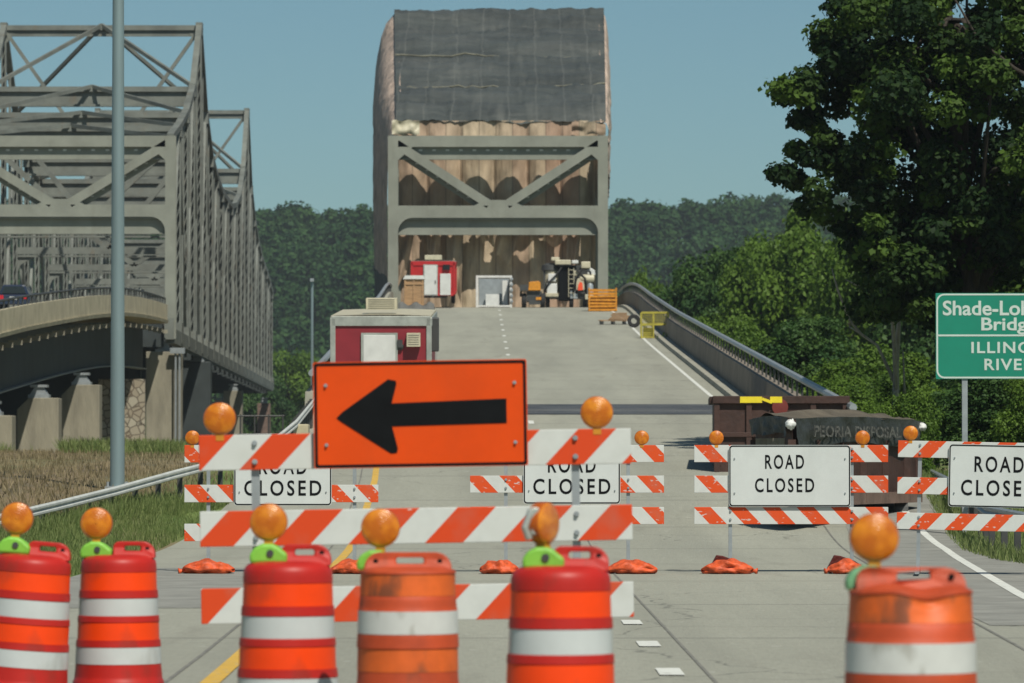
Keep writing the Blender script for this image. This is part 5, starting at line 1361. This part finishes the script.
for z_ in (0.6, 1.2):
    q = MB(); q.tube([(-0.8, 0, z_), (0.75, 0, z_)], 0.03, 6); q.build('rail', M['dark_steel'], pf)

# ------------------------------------------------------------------ barricades
def warn_light(parent, x, z, y=0.0, r_=0.092, turn=0.0, base='flat', bmat=None):
    rot = Matrix.Rotation(turn, 3, 'Z')
    def tr(q): q.v = [tuple(rot @ Vector(v) + Vector((x, y, z))) for v in q.v]; return q
    q = MB(); q.lathe([(r_ * 0.92, -0.026), (r_ * 0.98, -0.028), (r_ * 1.0, -0.022), (r_ * 1.0, 0.022), (r_ * 0.98, 0.028), (r_ * 0.92, 0.026)], 36, axis='y'); q.lathe([(r_ * 0.22, -0.02), (r_ * 0.22, 0.02)], 8, (0, 0, -r_), 0, 'z')
    hs_ = tr(q).build('warning_light', M['lens_rim'], parent, smooth='auto')
    for s_ in (-1, 1):
        pr_ = []
        for e_ in range(25):
            t_ = e_ / 24; rr_ = r_ * 0.95 * (1 - t_) + 0.003
            pr_.append((rr_, s_ * (0.020 + 0.030 * math.sqrt(max(0, 1 - (rr_ / r_) ** 2)) + 0.0011 * math.cos(t_ * 2 * math.pi * 6))))
        q = MB(); q.lathe(pr_, 36, axis='y', cap=False)
        tr(q).build('lens', M['lens'], hs_, smooth=True)
    q = MB(); q.box((0, 0, -r_ * 1.08), (0.045, 0.05, 0.05)); tr(q).build('stem', M['yellow_paint'], hs_)
    return hs_
def rail(parent, x0, x1, ztop, h_, y, direction, phase, m):
    q = MB(); n = 2
    q.box(((x0 + x1) / 2, y, ztop - h_ / 2), (x1 - x0, 0.025, h_))
    o = q.build('rail', m, parent, bevel=0.004)
    me = o.data; uv = me.uv_layers.new(name='stripe')
    for lp_ in me.loops:
        v = me.vertices[lp_.vertex_index].co
        uv.data[lp_.index].uv = (((v.x - x0) - direction * (v.z - ztop) * 0.95) / 0.432 + phase, 0)
    return o
def bolt(q, x, y, z, mi=0, k=1.0): q.lathe([(0.013 * k, -0.012), (0.013 * k, 0.0), (0.018 * k, 0.0), (0.018 * k, 0.006)], 10, (x, y, z), mi, 'y')
def barricade(label, pxc, d, tops, posts, direction, phases, lights, m, yaw=0.0, roll=0.0, rh=0.205, group='road closure barricades', half=1.22):
    s_ = F / d
    t = thing('barricade', label, 'barricade', (P(pxc, d), d, road_z(d)), (0, roll, yaw), group)
    for zt, ph in zip(tops, phases): rail(t, -half, half, zt, rh, 0, direction, ph, m)
    for x_ in posts:
        q = MB(); q.box((x_, 0.04, tops[0] / 2 - 0.01), (0.045, 0.045, tops[0] - 0.02)); q.build('post', M['galv'], t)
        q = MB(); q.box((x_, 0.04, 0.035), (0.05, 1.5, 0.05)); q.build('foot', M['galv'], t)
    for x_ in posts:
        for zt in tops:
            for dz_ in (0.05, 0.155): q = MB(); bolt(q, x_, -0.02, zt - dz_, k=0.9); q.build('bolt', M['galv'], t)
    for x_ in lights: warn_light(t, x_, tops[0] + 0.092, y=0.01)
    return t
def sign_board(t, xc, z0, z1, w_, face, legend, y=-0.045, corner=0.04, holes=True):
    h_ = z1 - z0; zc_ = (z0 + z1) / 2
    q = MB(); q.prism(rounded(w_, h_, corner, 5, xc, zc_), y - 0.004, y + 0.003); so = q.build('sign_panel', face, t)
    q = MB(); q.frame(rounded(w_ - 0.012, h_ - 0.012, corner, 5, xc, zc_), rounded(w_ - 0.042, h_ - 0.042, corner * 0.7, 5, xc, zc_), y - 0.007, y - 0.0045); q.build('border', M['black'], so)
    for sx_ in (-1, 1):
        for sz_ in (-0.28, 0.28): q = MB(); bolt(q, xc + sx_ * (w_ / 2 - 0.07), y - 0.008, zc_ + sz_ * h_, k=0.6); q.build('bolt', M['galv'], so)
    legend(so, xc, zc_, y - 0.0065)
    return so
def rc_legend(wR, wC, hh, dz, ox=0, oz=0):
    def f(so, xc, zc_, y):
        for word, wd_, sg in (('ROAD', wR, 1), ('CLOSED', wC, -1)):
            q = MB(); add_text(q, word, xc + ox, zc_ + oz + sg * dz, 0.2, y, bold=0.003, width=wd_, height=hh, spacing=1.3); q.build('legend', M['black'], so)
    return f
G2 = 57.9
# second row
T3 = (1.60, 1.215, 0.82)
b1 = barricade('leftmost ROAD CLOSED barricade of the second row, mostly behind the arrow sign', 281.5, G2, (1.60, 1.10, 0.61), (-0.92, 0.92), -1, (0.30, 0.05, 0.65), (-1.12,), M['stripe_old'], rh=0.22)
sign_board(b1, 0.02, 0.84, 1.61, 1.23, M['sign_white'], rc_legend(0.60, 0.97, 0.195, 0.135, 0, -0.03))
b2 = barricade('barricade whose ROAD CLOSED sign peeks out under the right half of the front barricade', 567, G2, T3, (-0.77, 0.77), -1, (0.1, 0.15, 0.0), (0.94,), M['stripe_old'], rh=0.215)
sign_board(b2, 0.06, 0.86, 1.62, 1.22, M['sign_white'], rc_legend(0.60, 0.97, 0.195, 0.135, 0, -0.025))
b3 = barricade('barricade with the widest ROAD CLOSED sign, standing in front of the tarped container', 791, G2, T3, (-0.765, 0.765), -1, (0.0, 0.97, 0.02), (-0.94, 0.90), M['stripe_old'], rh=0.215)
sign_board(b3, -0.02, 0.825, 1.60, 1.53, M['sign_white'], rc_legend(0.49, 0.745, 0.178, 0.147, -0.065, 0.03))
b4 = barricade('barricade at the right picture edge whose ROAD CLOSED sign is cut off', 995, 56.5, (1.63, 1.18, 0.745), (-0.95, 0.95), 1, (0.13, 0.35, 0.20), (-1.07,), M['stripe_old'], yaw=R(-6), roll=R(1.2), rh=0.205)
sign_board(b4, 0.02, 0.83, 1.60, 1.23, M['sign_white'], rc_legend(0.60, 0.92, 0.195, 0.145))
# front barricade with arrow
FD = F / 177
fb = barricade('larger front barricade carrying the orange detour arrow sign', 419.5, FD, (1.62, 1.19, 0.755), (-0.905, 0.905), 1, (0.04, 0.63, 0.98), (-1.10, 1.03), M['stripe'], yaw=R(0.2), roll=R(-0.95), rh=0.2)
def arrow_leg(so, xc, zc_, y):
    q = MB()
    s_ = 177.0
    def c(px, py): return ((px - 421) / s_ + xc, (414 - py) / s_ + zc_)
    arrow = [c(337, 417), c(343, 421.5), c(391, 453), c(397, 452.5), c(398, 448), c(392.5, 426), c(507, 424.5), c(507, 400), c(392.5, 403), c(397.5, 384), c(397, 380.5), c(389, 379), c(343, 411)]
    q.prism(arrow, y - 0.001, y + 0.001); q.build('arrow', M['black'], so)
so = sign_board(fb, 0.035, 1.42, 2.02, 1.205, M['sign_orange'], arrow_leg, y=-0.05, corner=0.012)
so.rotation_euler = (0, 0, 0)
# hang the orange board a little lower in the picture, as in the photo: 1.42..2.02 m above the road

# sandbags
def sandbag(px, py, d, w_, seed, label, extra=False, dark=False):
    t = thing('sandbag', label, 'sandbag', (P(px, d), d, road_z(d) + 0.0), (0, 0, 0), 'sandbags on the barricade feet')
    q = MB(); nu, nv = 40, 20; L = w_ / 2
    def f(i, j):
        a = 2 * math.pi * i / nu; b_ = math.pi * j / nv
        x = math.cos(b_) * -1; r_ = math.sin(b_) ** 0.55
        yv = r_ * math.cos(a); zv = r_ * math.sin(a)
        nn = noise.noise(Vector((x * 2.4 + seed, yv * 1.5, zv * 1.5))) * 0.45 + abs(noise.noise(Vector((x * 4 + seed, yv * 2, zv * 3)))) * -0.26
        k = 1 + nn
        X = x * L * (1 + 0.06 * math.sin(a * 3 + seed)); zz_ = max(0.0, (zv * k) * 0.105 + 0.075) * (1.0 - 0.35 * abs(x) ** 2) 
        return (X, yv * k * 0.20, zz_)
    q.grid(nu + 1, nv + 1, f); q.build('bag', M['sandbag'], t, smooth=True)
    # pinched neck
    q = MB(); sgn = 1 if seed % 2 < 1 else -1
    q.tube([(sgn * L * 0.9, 0, 0.05), (sgn * L * 1.08, -0.02, 0.035), (sgn * L * 1.2, -0.03, 0.03)], [0.05, 0.022, 0.045], 8); q.build('neck', M['sandbag'], t, smooth=True)
    if extra:
        q = MB(); q.prism([(-0.22, 0.06), (0.30, 0.05), (0.12, 0.16), (-0.05, 0.22), (-0.13, 0.23)], 0.0, 0.10); q.v = [(x + 0.0, y + 0.12 - z * 0.2, z) for x, y, z in q.v]; q.build('dark_flap', M['sandbag_dark'], t, bevel=0.01)
    return t
for px, w_, sd_, lab, ex in ((209, 0.62, 1.2, 'crumpled orange sandbag leftmost in the row, below the guardrail end', False), (352, 0.5, 4.7, 'orange sandbag just left of the drum with the brown top crack', False),
        (499, 0.46, 2.3, 'orange sandbag left of the central drum', False), (632, 0.60, 5.1, 'orange sandbag right of the central drum at the lane dashes', False),
        (727, 0.62, 6.6, 'orange and maroon sandbag under the left post of the widest sign', True), (845, 0.42, 3.4, 'orange sandbag just left of the rightmost drum light', True)):
    sandbag(px, 570, 57.2, w_, sd_, lab, ex)

# ------------------------------------------------------------------ drums
def drum(label, pxc, s_, ptop, lens_px, lens_py, old=False, tilt=0.0, turn=0.0, handle='side', dent=0.0, group='orange traffic drums', lr=0.092, rs=1.0):
    d = F / s_; ht = CAMZ - (ptop - 453) / s_
    t = thing('traffic_drum', label, 'traffic drum', (P(pxc, d), d, 0.004), (0, tilt, 0), group)
    k = ht / 1.06
    red, org, wht = (M['old_red'], M['old_orange'], M['old_white']) if old else (M['drum_red'], M['drum_orange'], M['drum_white'])
    z = lambda v: v * k
    rs = rs * (0.97 if dent else 0.94)
    prof = [(0.30, 0.06), (0.30, 0.10), (0.285 * rs, 0.12), (0.278 * rs, 0.20), (0.270 * rs, 0.21), (0.262 * rs, 0.30), (0.262 * rs, 0.305), (0.258 * rs, 0.41), (0.262 * rs, 0.412), (0.258 * rs, 0.452), (0.250 * rs, 0.453),
            (0.247 * rs, 0.562), (0.252 * rs, 0.565), (0.249 * rs, 0.600), (0.242 * rs, 0.603), (0.239 * rs, 0.711), (0.244 * rs, 0.714), (0.241 * rs, 0.758), (0.234 * rs, 0.760), (0.230 * rs, 0.872), (0.234 * rs, 0.874),
            (0.231 * rs, 0.925), (0.224 * rs, 0.945), (0.208 * rs, 0.962), (0.18 * rs, 0.972), (0.12, 0.978), (0.01, 0.98)]
    bands = ((0.306, 0.409, wht), (0.454, 0.561, org), (0.604, 0.710, wht), (0.761, 0.871, org))
    if old:
        prof = [(0.30, 0.06), (0.30, 0.10), (0.285 * rs, 0.12), (0.275 * rs, 0.22), (0.268 * rs, 0.225), (0.262 * rs, 0.37), (0.265 * rs, 0.375), (0.262 * rs, 0.425), (0.254 * rs, 0.43), (0.250 * rs, 0.488),
                (0.250 * rs, 0.49), (0.248 * rs, 0.60), (0.255 * rs, 0.604), (0.252 * rs, 0.666), (0.251 * rs, 0.67), (0.249 * rs, 0.782), (0.247 * rs, 0.785), (0.240 * rs, 0.85), (0.238 * rs, 0.853),
                (0.235 * rs, 0.957), (0.241 * rs, 0.960), (0.238 * rs, 0.972), (0.20 * rs, 0.985), (0.12, 0.992), (0.01, 0.993)]
        bands = ((0.226, 0.369, wht), (0.491, 0.599, org), (0.671, 0.781, wht), (0.854, 0.956, org))
    fine = []
    for (a, b) in zip(prof[:-1], prof[1:]):
        n_ = max(1, int((b[1] - a[1]) / 0.02))
        for i in range(n_): fine.append((a[0] + (b[0] - a[0]) * i / n_, a[1] + (b[1] - a[1]) * i / n_))
    fine.append(prof[-1])
    def dentf(v):
        x, y, z_ = v
        if dent:
            nn = noise.noise(Vector((x * 7, y * 7, z_ * 5 + dent)))
            kk_ = 0.05 * math.exp(-((x - 0.06) ** 2) / 0.004 - ((z_ - 0.93 * k) ** 2) / 0.006) if y < 0 else 0
            y = y + kk_; x = x * (1 + 0.03 * nn * sm(0.7, 0.95, z_)); 
            if z_ > 0.93 * k: z_ = z_ + 0.015 * nn - 0.02 * math.exp(-((x - 0.05) ** 2) / 0.006)
        else:
            nn = noise.noise(Vector((x * 4 + pxc, y * 4, z_ * 3))); x = x * (1 + 0.012 * nn)
        return (x, y, z_)
    q = MB(); q.lathe([(r_, z(h_)) for r_, h_ in fine], 48); q.v = [dentf(v) for v in q.v]; q.build('body', red, t, smooth='auto')
    for (za, zb, mm) in bands:
        ra = float(np.interp(za, [p_[1] for p_ in prof], [p_[0] for p_ in prof])) + 0.0015; rb = float(np.interp(zb, [p_[1] for p_ in prof], [p_[0] for p_ in prof])) + 0.0015
        q = MB(); q.lathe([(ra + (rb - ra) * i / 5, z(za + (zb - za) * i / 5)) for i in range(6)], 48, cap=False); q.v = [dentf(v) for v in q.v]; q.build('reflective_band', mm, t, smooth=True)
    q = MB(); q.lathe([(0.22, 0), (0.37, 0.0), (0.38, 0.02), (0.38, 0.07), (0.34, 0.095), (0.302, 0.095)], 40); q.build('rubber_base', M['rubber'], t, smooth='auto')
    # moulded handle
    zt = 1.06 * k; zb_ = 0.955 * k
    if handle == 'side': x0, x1, gx0, gx1, rl = -0.03, 0.212, 0.035, 0.13, 0.035
    else: x0, x1, gx0, gx1, rl = -0.205, 0.205, -0.055, 0.075, 0.075
    rr = 0.075; N_ = 7
    outer = []; inner = []; hg = 0.018; gz0, gz1 = zt - 0.058, zt - 0.024
    outer.append((x0, zb_)); inner.append((gx0, gz0 + 0.004)); outer.append((x1, zb_)); inner.append((gx1, gz0 + 0.004))
    for a_ in np.linspace(0, 90, N_): outer.append((x1 - rr + rr * math.cos(R(a_)), zt - rr + rr * math.sin(R(a_)))); inner.append((gx1 - 0.012 + 0.012 * math.cos(R(a_)), gz1 - 0.012 + 0.012 * math.sin(R(a_))))
    for a_ in np.linspace(90, 180, N_): outer.append((x0 + rl + rl * math.cos(R(a_)), zt - rl + rl * math.sin(R(a_)))); inner.append((gx0 + 0.012 + 0.012 * math.cos(R(a_)), gz1 - 0.012 + 0.012 * math.sin(R(a_))))
    q = MB(); q.frame(outer, inner, -0.03, 0.03)
    q.v = [(x, y * (1.0 + 0.9 * sm(zt - 0.03, zb_, z_) if z_ < zt - 0.03 else 1.0), z_) for x, y, z_ in q.v]
    if dent: q.v = [(x, y + 0.02 * math.sin(x * 14), z_ + 0.010 * math.sin(x * 25 + 1)) for x, y, z_ in q.v]
    q.build('handle', red, t, bevel=0.008)
    for hx in ([x1 - 0.045] if handle == 'side' else [x1 - 0.055, x0 + 0.055]):
        q = MB(); q.lathe([(0.012, -0.036), (0.012, -0.030)], 10, (hx, 0, zt - 0.042), 0, 'y'); q.build('bolt_hole', M['black'], t)
    # light with bracket
    lx_ = (lens_px - pxc) / s_; lz = CAMZ - (lens_py - 453) / s_
    ly = 0.0 if handle == 'side' else 0.10
    bx = lx_ + (0.0 if handle == 'side' else -0.02)
    wl_ = warn_light(t, lx_, lz, y=ly, r_=lr, turn=turn)
    q = MB(); bz = lz - lr - 0.012
    yb0, yb1 = (-0.075, 0.05) if handle == 'side' else (0.02, 0.13)
    pts = [(bx - 0.088, bz - 0.095), (bx + 0.090, bz - 0.095), (bx + 0.094, bz - 0.05), (bx + 0.045, bz - 0.012), (bx + 0.02, bz), (bx - 0.03, bz), (bx - 0.07, bz - 0.02), (bx - 0.092, bz - 0.055)]
    q.prism(pts, yb0, yb1); bo = q.build('light_bracket', M['bracket_old'] if dent else M['bracket_green'], t, bevel=0.014)
    if handle == 'side':
        q = MB(); q.lathe([(0.018, -0.083), (0.018, -0.07), (0.024, -0.070)], 10, (bx + 0.01, 0, bz - 0.045), 0, 'y'); q.build('bracket_bolt', M['dark_steel'], bo)
    if turn:
        q = MB(); q.box((lx_ - 0.035, -0.05, lz + 0.01), (0.035, 0.05, 0.12)); q.tube([(lx_ - 0.05, -0.06, lz + 0.06), (lx_ - 0.08, -0.07, lz - 0.02), (lx_ - 0.06, -0.06, lz - 0.07)], 0.018, 8); q.build('housing', M['alu'], t, bevel=0.008)
    return t
drum('red orange traffic drum at the left edge, leaning to the right', 21, 176, 541, 2, 520, tilt=R(4.5))
drum('upright bright drum with a green light bracket, right beside the leaning one', 119, 173, 542, 97, 524)
drum('clean bright drum standing in front of the left end of the barricade', 288, 205, 545, 269, 523)
drum('faded orange drum with dirty brown stains, under the arrow sign', 408, 213, 553, 380, 529, old=True, handle='wide')
drum('bright drum in the middle whose amber light is turned sideways', 560.5, 228, 547, 543, 524, turn=R(58))
drum('nearest battered faded drum alone at the right with a dented top', 910, 268, 566, 876, 539, old=True, handle='wide', dent=3.0)
# ------------------------------------------------------------------ air
hz = MB(); hz.box((0, 1900, 50), (5000, 4400, 130))
hm_ = bpy.data.materials.new('haze'); hm_.use_nodes = True; nt = hm_.node_tree
nt.nodes.remove(nt.nodes['Principled BSDF']); pv = nt.nodes.new('ShaderNodeVolumePrincipled')
pv.inputs['Color'].default_value = (0.80, 0.88, 0.95, 1); pv.inputs['Density'].default_value = 0.00014; pv.inputs['Anisotropy'].default_value = 0.2
nt.links.new(pv.outputs[0], nt.nodes['Material Output'].inputs['Volume'])
hzo = hz.build('haze', hm_); tag(hzo, 'thin pale summer haze filling the air over the valley', 'haze', kind='stuff')
